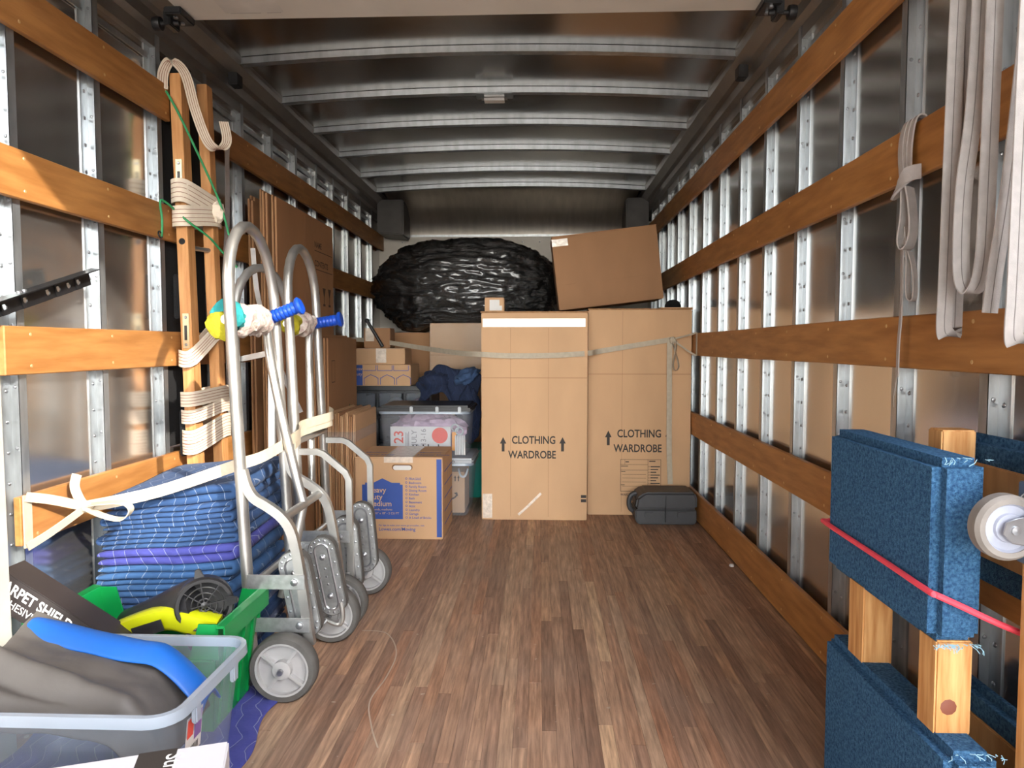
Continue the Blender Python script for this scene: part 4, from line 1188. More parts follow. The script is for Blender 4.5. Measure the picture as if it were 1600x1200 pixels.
def track(t, x, y, z, hgt, wid, th, lean):
    """oval stair climber: belt round two pressed plates"""
    def oval(a, b, n=10):
        r = a
        out = [(r * math.cos(PI * i / n), b + r * math.sin(PI * i / n)) for i in range(n + 1)]
        return out + [(r * math.cos(PI + PI * i / n), -b + r * math.sin(PI + PI * i / n)) for i in range(n + 1)]
    U = Vector((math.cos(lean), 0, math.sin(lean))); V = Vector((-math.sin(lean), 0, math.cos(lean)))
    a = wid / 2; b = hgt / 2 - a
    O = Vector((x, y, z))
    belt = MB().prism(oval(a, b), O + Vector((0, th / 2, 0)), U, V, th).build('belt', RUBBER, t, smooth=30)
    for s in (-1, 1):
        off = O + Vector((0, s * (th / 2 + 0.001), 0)) + (Vector((0, 0.0, 0)) if s < 0 else Vector((0, 0.003, 0)))
        pl = MB().prism(oval(a * 0.93, b), off, U, V, 0.003).build('side_plate', ALU_CAST, belt, smooth=30)
    rb = MB()
    for pa, rad, h in ((oval(a * 0.50, b), 0.0035, 0),):
        path = [O + Vector((0, -th / 2 - 0.004, 0)) + U * p + V * q for p, q in pa]
        rb.tube(path, rad, 6, closed=True)
    for q in (-0.75, 0.75):
        rb.lathe([(0.011, 0), (0.010, 0.005), (0.005, 0.006), (0.0, 0.010)], O + Vector((0, -th / 2 - 0.003, 0)) + V * (b * q), (0, -1, 0), 12)
    for p, q in [oval(a * 0.76, b, 6)[i] for i in range(14)] + [(0, b * .3), (0, -b * .3), (0, 0), (a * .76, b * .5), (a * .76, 0), (a * .76, -b * .5), (-a * .76, b * .5), (-a * .76, 0), (-a * .76, -b * .5)]:
        rb.lathe([(0.0045, 0), (0.004, 0.002), (0, 0.003)], O + Vector((0, -th / 2 - 0.003, 0)) + U * p + V * q, (0, -1, 0), 7)
    rb.build('rivets', STEEL, belt)
def loop_path(xa, za, ya, yb, ztop_, xt, zb, xb):
    """upright - loop - upright"""
    P = [(xb, ya, zb), (xa, ya, za)]
    ym = (ya + yb) / 2; hw = (yb - ya) / 2
    for k in range(1, 12):
        an = PI - PI * k / 12
        f = math.sin(an)
        P.append((xa + (xt - xa) * f, ym + hw * math.cos(an), za + (ztop_ - za) * f))
    P += [(xa, yb, za), (xb, yb, zb)]
    return P
def grip(t, p, q):
    p, q = Vector(p), Vector(q)
    L_ = (q - p).length
    pr = [(0.0, 0.0), (0.026, 0.0), (0.029, 0.005), (0.024, 0.012), (0.0165, 0.02)]
    n = 7
    for k in range(n):
        h = 0.022 + (L_ - 0.042) * k / n
        st = (L_ - 0.042) / n
        pr += [(0.0175, h), (0.0185, h + st * 0.4), (0.0165, h + st * 0.92)]
    pr += [(0.0165, L_ - 0.02), (0.023, L_ - 0.014), (0.025, L_ - 0.006), (0.020, L_), (0.0, L_)]
    pr = [(r_ * 1.2, h) for r_, h in pr]
    MB().lathe(pr, p, q - p, 18).build('hand_grip', GRIP, t, smooth=45)
def rag(t, a, b, r, m, seed, name='rag_wrap', n=16, amp=0.3):
    a, b = Vector(a), Vector(b)
    d = b - a; U = d.orthogonal().normalized(); V = d.normalized().cross(U)
    vs = []; fs = []; M_ = 18
    for i in range(n + 1):
        k = i / n
        for j in range(M_):
            an = 2 * PI * j / M_
            w = r * (1 + amp * mnoise.fractal(Vector((math.cos(an) * 1.5, math.sin(an) * 1.5, k * 5 + seed)), 0.8, 2, 3)) * (0.55 if i in (0, n) else 1)
            vs.append(a + d * k + (U * math.cos(an) + V * math.sin(an)) * w)
    for i in range(n):
        for j in range(M_):
            q = (j + 1) % M_
            fs.append((i * M_ + j, i * M_ + q, (i + 1) * M_ + q, (i + 1) * M_ + j))
    fs += [tuple(range(M_ - 1, -1, -1)), tuple(n * M_ + j for j in range(M_))]
    MB().add(vs, fs).build(name, m, t, smooth=60)

# nearest hand truck
ya, yb = 1.985, 2.33
t = thing('hand_truck', 'nearest silver hand truck with tall loop handle beside the blankets', 'hand truck', (-0.75, 2.15, 0))
MB().tube(loop_path(-0.878, 1.14, ya, yb, 1.362, -0.89, 0.07, -0.83), 0.0165, 14).build('loop_frame', ALU_TUBE, t)
rail = [(-0.848, 0.645), (-0.836, 0.60), (-0.815, 0.565), (-0.775, 0.54), (-0.738, 0.512), (-0.712, 0.475), (-0.697, 0.42), (-0.684, 0.34), (-0.672, 0.25), (-0.658, 0.14)]
for y in (ya, yb):
    P = spline([(x, y - 0.004, z) for x, z in rail], 4)
    MB().sweep(P, [(-0.011, -0.013), (0.011, -0.013), (0.011, 0.013), (-0.011, 0.013)], side=(0, 1, 0)).build('curved_rail', ALU_TUBE, t, smooth=30)
    for z0 in (0.325, 0.20):
        x_end = -0.668 if z0 > 0.3 else -0.655
        MB().box((-0.835, y - 0.020, z0 - 0.021), (x_end, y - 0.015, z0 + 0.021)).build('flat_bar', ALU_CAST, t, bevel=0.001, segs=1)
        MB().lathe([(0.011, 0), (0.010, 0.005), (0.004, 0.007), (0, 0.007)], (x_end - 0.03, y - 0.020, z0), (0, -1, 0), 8).build('bolt', STEEL, t)
MB().tube([(-0.735, ya, 0.505), (-0.735, yb, 0.505)], 0.013, 12).build('cross_tube', ALU_TUBE, t)
for z in (0.30,):
    x_ = -0.83 - (z - 0.07) * 0.045
    MB().tube([(x_, ya, z), (x_, yb, z)], 0.011, 10).build('cross_tube', ALU_TUBE, t)
MB().tube(spline([(-0.90, 2.31, 1.085), (-0.888, 2.29, 1.03), (-0.86, 2.25, 0.93), (-0.80, 2.20, 0.72), (-0.735, 2.165, 0.505)], 6), 0.0145, 12).build('brace_tube', ALU_TUBE, t)
MB().tube([(-0.735, 2.165, 0.505), (-0.76, 2.15, 0.36), (-0.80, 2.14, 0.22)], 0.0135, 12).build('brace_tube', ALU_TUBE, t)
MB().tube([(-0.895, 1.995, 1.075), (-0.895, 2.33, 1.08)], 0.014, 10).build('cross_tube', ALU_TUBE, t)
rag(t, (-0.897, 2.045, 1.072), (-0.897, 2.265, 1.083), 0.046, CLOTH_W, 1)
rag(t, (-0.905, 2.02, 1.085), (-0.905, 2.06, 1.085), 0.045, TEAL_RAG, 2, 'teal_rag', 6)
rag(t, (-0.915, 1.998, 1.055), (-0.92, 2.03, 1.06), 0.038, YEL_RAG, 3, 'yellow_rag', 6)
MB().tube([(-0.905, 2.30, 1.08), (-0.895, 2.30, 1.088)], 0.013, 10).build('handle_stub', ALU_TUBE, t)
grip(t, (-0.900, 2.295, 1.082), (-0.775, 2.295, 1.132))
for y, z in ((ya + 0.045, 0.272), (yb - 0.05, 0.245)):
    track(t, -0.70 + (0.0 if y < 2.1 else 0.005), y, z, 0.265, 0.092, 0.032, math.radians(11))
wheel(t, -0.716, 1.925, 0.0955, 0.046)
wheel(t, -0.70, 2.33, 0.0955, 0.046)
MB().tube([(-0.722, 1.925, 0.0965), (-0.70, 2.33, 0.0965)], 0.008, 8).build('axle', STEEL, t)
MB().tube(spline([(-0.705, 2.27, 0.10), (-0.66, 2.265, 0.085), (-0.645, 2.265, 0.11), (-0.65, 2.265, 0.16)], 5), 0.009, 8).build('track_guard', ALU_TUBE, t)
MB().box((-0.842, ya + 0.0, 0.004), (-0.815, yb, 0.06)).build('toe_plate', ALU_CAST, t, bevel=0.003)

# second hand truck behind it, with angular rails
ya, yb = 2.485, 2.80
t = thing('hand_truck', 'second silver hand truck with angular rails near the moving box', 'hand truck', (-0.76, 2.64, 0))
MB().tube(loop_path(-0.888, 1.17, ya, yb, 1.362, -0.895, 0.07, -0.845), 0.0165, 14).build('loop_frame', ALU_TUBE, t)
for y in (ya, yb):
    P = [(-0.872, y, 0.622), (-0.79, y, 0.622), (-0.768, y, 0.614), (-0.69, y, 0.548), (-0.678, y, 0.522), (-0.675, y, 0.10)]
    MB().sweep(P, [(-0.009, -0.011), (0.009, -0.011), (0.009, 0.011), (-0.009, 0.011)], side=(0, 1, 0)).build('angular_rail', ALU_TUBE, t, smooth=30)
    for z0 in (0.32, 0.17):
        MB().box((-0.85, y - 0.018, z0 - 0.021), (-0.675, y - 0.013, z0 + 0.021)).build('flat_bar', ALU_CAST, t, bevel=0.001, segs=1)
        MB().lathe([(0.011, 0), (0.010, 0.005), (0, 0.007)], (-0.705, y - 0.018, z0), (0, -1, 0), 8).build('bolt', STEEL, t)
    track(t, -0.695, y + (0.035 if y < 2.6 else -0.045), 0.245, 0.28, 0.098, 0.032, math.radians(5))
wheel(t, -0.70, 2.44, 0.0955, 0.046)
wheel(t, -0.69, 2.79, 0.0955, 0.046)
MB().tube([(-0.70, 2.44, 0.0965), (-0.69, 2.79, 0.0965)], 0.008, 8).build('axle', STEEL, t)
MB().tube([(-0.90, 2.50, 1.078), (-0.90, 2.80, 1.083)], 0.014, 10).build('cross_tube', ALU_TUBE, t)
rag(t, (-0.905, 2.53, 1.078), (-0.905, 2.58, 1.08), 0.036, YEL_RAG, 5, 'yellow_rag', 6)
rag(t, (-0.90, 2.58, 1.078), (-0.90, 2.71, 1.082), 0.043, CLOTH_W, 6)
MB().tube(spline([(-0.905, 2.80, 1.08), (-0.905, 2.76, 1.03), (-0.895, 2.73, 0.8), (-0.875, 2.68, 0.40)], 5), 0.0145, 12).build('brace_tube', ALU_TUBE, t)
grip(t, (-0.912, 2.765, 1.082), (-0.775, 2.765, 1.104))
for z in (0.28, 0.66):
    MB().tube([(-0.86, ya, z), (-0.86, yb, z)], 0.011, 10).build('cross_tube', ALU_TUBE, t)
MB().box((-0.86, ya, 0.004), (-0.835, yb, 0.06)).build('toe_plate', ALU_CAST, t, bevel=0.003)

# third frame, standing between the blankets and the wall posts
t = thing('hand_truck', 'dull third hand truck with low loop, behind the blankets', 'hand truck', (-1.06, 2.72, 0))
A, B = Vector((-1.115, 2.56, 0)), Vector((-1.03, 2.885, 0))
P = [A + Vector((0.02, 0, 0.005)), A + Vector((0, 0, 1.10))]
for k in range(1, 12):
    an = PI - PI * k / 12
    P.append((A + B) / 2 + (B - A) / 2 * math.cos(an) + Vector((0, 0, 1.10 + 0.20 * math.sin(an))))
P += [B + Vector((0, 0, 1.10)), B + Vector((0.02, 0, 0.005))]
DULL = mat('dull_aluminium_tube', lin(176, 176, 174), 0.42, 0.75, var=0.12, scale=14, rvar=0.1)
MB().tube(P, 0.0165, 12).build('loop_frame', DULL, t)
for z in (0.25,):
    MB().tube([A + Vector((0.008, 0, z)), B + Vector((0.008, 0, z))], 0.011, 8).build('cross_tube', DULL, t)
MB().beam((-0.975, 2.56, 0.98), (-0.985, 2.56, 0.45), 0.024, 0.02, side=(1, 0, 0)).beam((-1.10, 2.58, 0.95), (-0.975, 2.56, 0.975), 0.02, 0.02).build('square_strut', DULL, t)

# ------------------------------------------------------------------ wooden posts tied to the left slats
t = thing('bed_posts', 'pair of tall wooden posts joined by a metal rung and bound with webbing', 'wooden posts', (-1.30, 2.7, 0))
def post(xt, xb, y, ztop_, w=0.042, d=0.058):
    b = MB(); vs = []
    for z, x in ((0.0, xb), (ztop_, xt)):
        vs += [(x - w / 2, y, z), (x + w / 2, y, z), (x + w / 2, y + d, z), (x - w / 2, y + d, z)]
    b.add(vs, [(0, 3, 2, 1), (4, 5, 6, 7), (0, 1, 5, 4), (1, 2, 6, 5), (2, 3, 7, 6), (3, 0, 4, 7)])
    return b.build('post', WOOD_POST, t, bevel=0.002)
p1 = post(-1.335, -1.292, 2.60, 1.995); p2 = post(-1.303, -1.255, 2.74, 2.005, 0.040, 0.05)
def xp1(z): return -1.292 - 0.043 * z / 1.995
def xp2(z): return -1.255 - 0.048 * z / 2.005
MB().tube([(xp1(1.37), 2.655, 1.37), (xp2(1.37), 2.745, 1.37)], 0.009, 10).build('rung', STEEL, t)
brass = mat('brassy_plate', lin(205, 192, 158), 0.35, 0.7, var=0.08)
for z in (1.62, 1.055):
    pl = MB().box((xp1(z) - 0.012, 2.597, z - 0.065), (xp1(z) + 0.013, 2.5995, z + 0.065)).build('hook_plate', brass, p1, bevel=0.001, segs=1)
    MB().box((xp1(z) - 0.005, 2.5962, z - 0.035), (xp1(z) + 0.005, 2.598, z + 0.02)).build('slot', BLACK_METAL, pl)
    MB().lathe([(0.006, 0), (0.004, 0.002), (0, 0.002)], (xp1(z), 2.597, z + 0.05), (0, -1, 0), 8).lathe([(0.006, 0), (0.004, 0.002), (0, 0.002)], (xp1(z), 2.597, z - 0.052), (0, -1, 0), 8).build('screws', STEEL, pl)
MB().lathe([(0.012, 0), (0.012, 0.001), (0.008, 0.0012), (0.0, 0.0004)], (xp1(1.385), 2.60, 1.385), (0, -1, 0), 14).build('dowel_hole', BLACK_METAL, p1)
# black carpeted panel between the slats and the posts
o = MB().box((-1.404, 2.588, 0.62), (-1.388, 2.915, 2.02)).build('black_board', BLACK_CARPET, bevel=0.004)
tag(o, 'black carpeted board standing behind the wooden posts', 'board')
for z0, z1, lab in ((1.10, 1.265, 'upper short black carpet strip hanging beside the front wooden post'), (0.585, 0.76, 'lower short black carpet strip beside the front wooden post')):
    x = xp1((z0 + z1) / 2)
    o = MB().box((x - 0.043, 2.598, z0), (x - 0.023, 2.64, z1)).build('carpet_strip', BLACK_CARPET, bevel=0.004)
    tag(o, lab, 'carpet')
# webbing around the posts
WEBS = mat('striped_webbing', lin(216, 202, 182), 0.8, 0, var=0.06, scale=30, bump=0.15, bscale=400)
ws = thing('webbing_strap', 'wide striped webbing wound round the two wooden posts', 'strap', (-1.3, 2.7, 0.6))
def wrap(z1, z2, w, ztilt=0.0):
    x1, x2 = xp1(z1), xp2(z2)
    P = spline([(x1 - 0.028, 2.592, z1), (x1 + 0.026, 2.588, z1 + 0.002), (x2 + 0.03, 2.735, z2), (x2 + 0.027, 2.80, z2), (x2 - 0.025, 2.80, z2 + ztilt), (x1 - 0.028, 2.665, z1 + ztilt)], 5, closed=True)
    b = MB().ribbon(P, w, 0.003, (0, 0, 1), closed=True).build('webbing_turn', WEBS, ws, smooth=40)
    return P, b
for z1, z2, w in ((1.565, 1.535, 0.085), (1.475, 1.50, 0.075), (0.955, 1.06, 0.060), (0.80, 0.815, 0.055), (0.735, 0.765, 0.05), (0.655, 0.70, 0.060), (0.62, 0.665, 0.05)):
    P, b = wrap(z1, z2, w)
    s = MB()
    for k in (-0.3, -0.1, 0.1, 0.3):
        Q = [p + Vector((0, 0, k * w)) for p in P]
        c = sum(Q, Vector()) / len(Q)
        s.ribbon([c + (q - c) * 1.012 + Vector((0.0006, -0.0012, 0)) for q in Q], 0.0022, 0.0012, (0, 0, 1), closed=True)
    s.build('woven_stripe', mat('brown_stripe', lin(150, 110, 92), 0.8), b)
MB().blob((xp2(1.52) + 0.035, 2.75, 1.52), (0.03, 0.03, 0.04), 4, 0.3, 3, 16, 12).build('knot', WEBS, ws)
MB().ribbon(spline([(-1.365, 2.57, 1.93), (-1.362, 2.575, 1.99), (-1.335, 2.58, 2.03), (-1.295, 2.60, 1.99), (-1.275, 2.63, 1.87), (-1.255, 2.68, 1.77), (-1.235, 2.735, 1.755), (-1.225, 2.78, 1.80), (-1.245, 2.80, 1.88)], 6), 0.036, 0.003, (0.75, 0.6, 0.2)).build('loose_loop', WEBS, ws, smooth=40)
LL = spline([(-1.365, 2.57, 1.93), (-1.362, 2.575, 1.99), (-1.335, 2.58, 2.03), (-1.295, 2.60, 1.99), (-1.275, 2.63, 1.87), (-1.255, 2.68, 1.77), (-1.235, 2.735, 1.755), (-1.225, 2.78, 1.80), (-1.245, 2.80, 1.88)], 6)
sdv = Vector((0.75, 0.6, 0.2)).normalized()
lo_ = [o for o in ws.children if o.name.startswith('loose_loop')][0]
s = MB()
for k in (-0.012, -0.004, 0.004, 0.012):
    s.ribbon([p + sdv * k for p in LL], 0.002, 0.0042, sdv)
s.build('woven_stripe', MATS['brown_stripe'], lo_)
o = MB().box((-1.392, 2.60, 1.99), (-1.30, 2.66, 2.03)).build('carpet_strip', BLACK_CARPET, bevel=0.008)
tag(o, 'black carpet scrap on top of the front wooden post', 'carpet')
# green cord
t = thing('bungee_cord', 'thin green cord hooked over the second left slat and the posts', 'cord', (-1.34, 2.6, 1.39))
MB().tube(spline([(-1.352, 2.57, 1.92), (-1.315, 2.59, 1.84), (-1.27, 2.66, 1.69), (-1.235, 2.73, 1.55), (-1.215, 2.76, 1.43)], 6), 0.0042, 8).build('upper_cord', CORD_G, t)
MB().tube(spline([(-1.352, 2.515, 1.39), (-1.352, 2.52, 1.45), (-1.352, 2.51, 1.512), (-1.345, 2.53, 1.516), (-1.335, 2.585, 1.495), (-1.29, 2.585, 1.455), (-1.25, 2.66, 1.41), (-1.235, 2.725, 1.37), (-1.20, 2.79, 1.31)], 6), 0.0042, 8).build('lower_cord', CORD_G, t)
MB().torus((-1.352, 2.505, 1.395), (1, 0, 0.2), 0.012, 0.003, 16, 6).build('hook', BLACK_METAL, t)
# pale webbing tail hanging behind the loops
t = thing('webbing_tail', 'narrow pale webbing tail hanging behind the hand truck loops', 'strap', (-1.25, 2.9, 0.9))
MB().ribbon(spline([(-1.345, 3.06, 1.86), (-1.34, 3.04, 1.80), (-1.335, 3.02, 1.55), (-1.33, 2.98, 1.30), (-1.32, 2.97, 0.7)], 6), 0.028, 0.003, (0.2, 1, 0)).build('tail', WEB_GREY, t)
MB().ribbon(spline([(-1.24, 3.05, 1.42), (-1.20, 3.0, 1.2), (-1.11, 2.95, 0.95), (-1.0, 2.93, 0.72)], 6), 0.02, 0.003, (1, 0.6, 0)).build('tail', WEB_GREY, t)

# ------------------------------------------------------------------ perforated black bracket on the left
def perforated(O, U, V, length, height, holes, th, m, parent, name):
    """plate with tear-drop holes: holes = [(u, v, r)]"""
    O, U, V = Vector(O), Vector(U).normalized(), Vector(V).normalized(); N = U.cross(V)
    vs = []; fs = []
    cuts = [0.0]
    for u, v, r in holes: cuts += [u - 1.6 * r, u + 1.6 * r]
    cuts.append(length)
    def add(p): vs.append(p); return len(vs) - 1
    for a, b in zip(cuts[::2], cuts[1::2]):
        if b > a:
            q = [add((x, y)) for x, y in ((a, 0), (b, 0), (b, height), (a, height))]; fs.append(tuple(q))
    for u, v, r in holes:
        a, b = u - 1.6 * r, u + 1.6 * r
        out = [(b, v), (b, height), (u, height), (a, height), (a, v), (a, 0), (u, 0), (b, 0)]
        inn = [(u + r * math.cos(k * PI / 4) * (1.35 if k == 3 else 1), v + r * math.sin(k * PI / 4) * (1.35 if k == 3 else 1)) for k in range(8)]
        oi_ = [add(p) for p in out]; ii = [add(p) for p in inn]
        for k in range(8):
            j = (k + 1) % 8
            fs.append((oi_[k], oi_[j], ii[j], ii[k]))
    o = MB().add([O + U * a + V * b for a, b in vs], fs).build(name, m, parent, smooth=0)
    md = o.modifiers.new('thickness', 'SOLIDIFY'); md.thickness = th
    return o
t = thing('steel_bracket', 'black perforated steel angle jutting along the left wall', 'bracket', (-1.34, 1.66, 1.05))
U = Vector((0, 0.955, 0.29)).normalized(); V = Vector((0, -0.29, 0.955)).normalized()
O = Vector((-1.335, 1.58, 1.03))
perforated(O, U, V, 0.52, 0.044, [(0.10, 0.02, 0.008), (0.16, 0.02, 0.008), (0.235, 0.02, 0.008), (0.325, 0.02, 0.0085), (0.37, 0.02, 0.0085), (0.415, 0.02, 0.0085), (0.46, 0.02, 0.0085)], 0.003, BLACK_METAL, t, 'perforated_web')
b = MB(); q = O + V * 0.044
b.add([q, q + U * 0.52, q + U * 0.52 + Vector((0.035, 0, 0)), q + Vector((0.035, 0, 0)), q + V * .003, q + U * 0.535 + V * .003, q + U * 0.52 + Vector((0.035, 0, 0)) + V * .003, q + Vector((0.035, 0, 0)) + V * .003],
      [(0, 3, 2, 1), (4, 5, 6, 7), (0, 1, 5, 4), (1, 2, 6, 5), (2, 3, 7, 6), (3, 0, 4, 7)])
b.build('top_flange', BLACK_METAL, t, smooth=0)
MB().box((-1.356, 1.56, 0.99), (-1.334, 1.62, 1.075)).build('mounting_plate', BLACK_METAL, t, bevel=0.003)
bo = MB()
for k in (0.20, 0.22):
    bo.lathe([(0.006, 0), (0.005, 0.005), (0, 0.006)], q + U * k + Vector((0.017, 0, 0.003)), V, 8)
bo.build('bolts', STEEL, t)

# white board leaning at the left edge
t = MB().beam((-1.285, 1.59, 0.0), (-1.346, 1.66, 0.93), 0.10, 0.02, side=(0, 1, 0)).build('white_board', mat('chalky_white_paint', lin(172, 168, 158), 0.6, 0, var=0.08, scale=12), bevel=0.003)
tag(t, 'white painted board leaning on the wall at the left edge', 'board')

# ------------------------------------------------------------------ green bin with the leaf blower
t = thing('storage_bin', 'green plastic bin with high sides holding the blower', 'bin', (-1.02, 1.85, 0.014))
gx0, gx1, gy0, gy1, gz0, gz1, glo = -1.27, -0.80, 1.70, 1.975, 0.016, 0.305, 0.215
def wall_quad(P, th, n):
    """panel through 4 points (bottom a, b, top b, a), thickened along n"""
    P = [Vector(p) for p in P]; n = Vector(n) * th
    return [*P, *[p + n for p in P]], [(0, 3, 2, 1), (4, 5, 6, 7), (0, 1, 5, 4), (1, 2, 6, 5), (2, 3, 7, 6), (3, 0, 4, 7)]
tp = 0.03
MB().box((gx0 + tp, gy0 + tp, gz0), (gx1 - tp, gy1 - tp, gz0 + 0.005)).build('bin_floor', GREEN_BIN, t)
for s, x in ((-1, gx0), (1, gx1)):
    xb = x - s * tp
    b = MB(); b.add(*wall_quad([(xb, gy0 + tp, gz0), (xb, gy1 - tp, gz0), (x, gy1, gz1), (x, gy0, gz1)], 0.005, (-s, 0, 0)))
    sw = b.build('side_wall', GREEN_BIN, t, bevel=0.0015, segs=1)
    rm = MB(); rm.box((min(x, x + s * 0.022), gy0 - 0.008, gz1 - 0.006), (max(x, x + s * 0.022), gy1 + 0.006, gz1)).box((min(x + s * .018, x + s * 0.022), gy0 - 0.008, gz1 - 0.05), (max(x + s * .018, x + s * 0.022), gy1 + 0.006, gz1))
    rm.build('rim', GREEN_BIN, sw, bevel=0.003)
    rb = MB()
    for k in range(4):
        y = gy0 + 0.055 + k * 0.058
        rb.beam((xb + s * 0.003, y, gz0 + 0.01), (x + s * 0.002, y, gz1 - 0.01), 0.008, 0.010, side=(0, 1, 0))
    rb.build('ribs', GREEN_BIN, sw)
for s, y in ((-1, gy0), (1, gy1)):
    yb_ = y - s * tp; yl = yb_ + s * tp * (glo - gz0) / (gz1 - gz0); dx = tp * (glo - gz0) / (gz1 - gz0)
    b = MB(); b.add(*wall_quad([(gx0 + tp, yb_, gz0), (gx1 - tp, yb_, gz0), (gx1 - tp + dx, yl, glo), (gx0 + tp - dx, yl, glo)], 0.005, (0, -s, 0)))
    ew = b.build('end_wall', GREEN_BIN, t, bevel=0.0015, segs=1)
    MB().box((gx0 + 0.012, min(yl, yl + s * 0.012), glo - 0.006), (gx1 - 0.012, max(yl, yl + s * 0.012), glo)).build('rim', GREEN_BIN, ew, bevel=0.002)
    # sloping shoulders up to the high sides
    for xs, x in ((1, gx0), (-1, gx1)):
        MB().prism([(0, 0), (0.075, 0), (0.05, gz1 - glo), (0, gz1 - glo)], (x + xs * 0.0, yl, glo), (xs, 0, 0), (0, 0, 1), 0.005 * (1 if xs * s < 0 else -1)).build('shoulder', GREEN_BIN, ew)

t = thing('leaf_blower', 'yellow-green and black leaf blower, round grille facing out', 'blower', (-0.95, 1.80, 0.24))
c0 = Vector((-0.862, 1.765, 0.332)); ax = Vector((0.42, -0.90, 0.02)).normalized()   # grille looks out of the truck
MB().lathe([(0.066, -0.05), (0.070, -0.03), (0.072, 0.0), (0.068, 0.006), (0.060, 0.006), (0.058, -0.03), (0.02, -0.035), (0.0, -0.035)], c0, ax, 36).build('intake_ring', BLACK_PLASTIC, t)
gr = MB()
U_ = ax.orthogonal().normalized(); V_ = ax.cross(U_)
for rr in (0.016, 0.031, 0.046):
    gr.torus(c0 + ax * 0.0, ax, rr, 0.0022, 32, 6)
for k in range(8):
    an = k * PI / 4 + 0.2
    e_ = U_ * math.cos(an) + V_ * math.sin(an)
    gr.beam(c0 + e_ * 0.004, c0 + e_ * 0.062, 0.003, 0.006, side=e_.cross(ax))
gr.lathe([(0.0, 0.006), (0.009, 0.004), (0.009, -0.01)], c0, ax, 12)
gr.build('grille', BLACK_PLASTIC, t)
for an in (0.15, 1.75, 3.4):
    e_ = Vector((math.cos(an), 0, math.sin(an)))
    p = c0 + e_ * 0.07 - ax * 0.015
    MB().prism([(-0.014, -0.006), (0.014, -0.006), (0.006, 0.022), (-0.006, 0.022)], p, e_.cross(ax), e_, 0.012).build('lug', BLACK_PLASTIC, t, bevel=0.002)
c1 = Vector((-1.13, 1.845, 0.235))
bd = (c1 - c0).normalized()
MB().lathe([(0.0, 0.0), (0.062, 0.004), (0.066, 0.03), (0.060, 0.08), (0.050, 0.14), (0.040, 0.22), (0.034, 0.28), (0.030, 0.29), (0.0, 0.29)], c0 - ax * 0.03 + Vector((0, 0.005, 0.002)), bd, 28).build('motor_barrel', BLACK_PLASTIC, t)
q0 = c0 - ax * 0.02 + Vector((-0.045, -0.012, -0.052)); 
b = MB()
b.sweep(spline([q0 + Vector((0.085, -0.006, -0.012)), q0 + Vector((0.03, -0.012, 0.004)), q0 + Vector((-0.04, 0.0, 0.012)), q0 + Vector((-0.12, 0.012, -0.012)), q0 + Vector((-0.20, 0.03, -0.048)), q0 + Vector((-0.235, 0.04, -0.066))], 4),
        [(-0.026, -0.030), (-0.016, -0.036), (0.016, -0.036), (0.026, -0.030), (0.028, 0.012), (0.016, 0.024), (-0.016, 0.024), (-0.028, 0.012)], side=(0, 1, 0))
hs = b.build('housing', YELLOW, t, smooth=50)
MB().box((-0.045, -0.001, -0.014), (0.045, 0.001, 0.016), Matrix.Translation(q0 + Vector((-0.085, -0.0285, -0.006))) @ Matrix.Rotation(-0.34, 4, 'Y') @ Matrix.Rotation(-0.12, 4, 'Z')).build('badge', BLACK_PLASTIC, hs)
MB().box((-0.022, -0.001, -0.012), (0.022, 0.001, 0.012), Matrix.Translation(c0 + bd * 0.16 + Vector((0.0, -0.047, 0.02))) @ Matrix.Rotation(-0.16, 4, 'Y') @ Matrix.Rotation(-0.3, 4, 'Z') @ Matrix.Rotation(-0.4, 4, 'X')).build('label', PAPER, t)
MB().torus(q0 + Vector((0.05, -0.03, -0.03)), (0.1, 1, 0.1), 0.03, 0.008, 20, 8).build('trigger_loop', BLACK_PLASTIC, t)

# ------------------------------------------------------------------ clear tub with the cloths
t = thing('storage_tub', 'large clear plastic tub at the front left, full of grey and blue cloth', 'tub', (-0.95, 1.49, 0.0))
tub(t, -1.225, -0.712, 1.305, 1.668, 0.016, 0.288, 0.035, CLEAR, CLEAR_RIM, rim=0.022, lip=0.016)
for y in (1.40, 1.58):
    MB().box((-0.712, y - 0.012, 0.225), (-0.700, y + 0.012, 0.286)).build('rim_tab', CLEAR_RIM, t, bevel=0.003)
lb = MB().add([(-0.7275, 1.385, 0.145), (-0.7275, 1.455, 0.145), (-0.7185, 1.455, 0.235), (-0.7185, 1.385, 0.235)], [(0, 1, 2, 3)]).build('product_label', PAPER, t, smooth=0)
decal([rect(0.004, 0.045, 0.03, 0.085), ], INK_RED, lb, (-0.7275, 1.385, 0.145), (0, 1, 0), (0.1, 0, 1), 'label_picture', d=0.001)
decal([rect(0.035, 0.03, 0.066, 0.085)], mat('purple_ink', lin(122, 92, 150), 0.6), lb, (-0.7275, 1.385, 0.145), (0, 1, 0), (0.1, 0, 1), 'label_picture', d=0.001)
decal([rect(0.004 + i * 0.006, 0.006, 0.007 + i * 0.006, 0.022) for i in range(9)], INK, lb, (-0.7275, 1.385, 0.145), (0, 1, 0), (0.1, 0, 1), 'barcode', d=0.001)
def greyc(u, v):
    x = -1.19 + 0.415 * u + 0.01 * math.sin(v * 5); y = 1.335 + 0.285 * v
    ridge = 0.285 + 0.075 * (1 - u) ** 1.2 * (0.2 + 0.8 * v) - 0.03 * u
    fold = 0.028 * math.exp(-((v - 0.42 + 0.3 * u) / 0.07) ** 2) * (1 - 0.4 * u) - 0.016 * math.exp(-((v - 0.28 + 0.25 * u) / 0.07) ** 2)
    z = ridge + fold + 0.012 * mnoise.fractal(Vector((x * 6, y * 9, 4)), 0.9, 2, 3)
    e = max(0, (u - 0.80) / 0.20); z -= 0.12 * e ** 1.5
    z -= 0.05 * max(0, (0.12 - v) / 0.12)
    return (x, y, z)
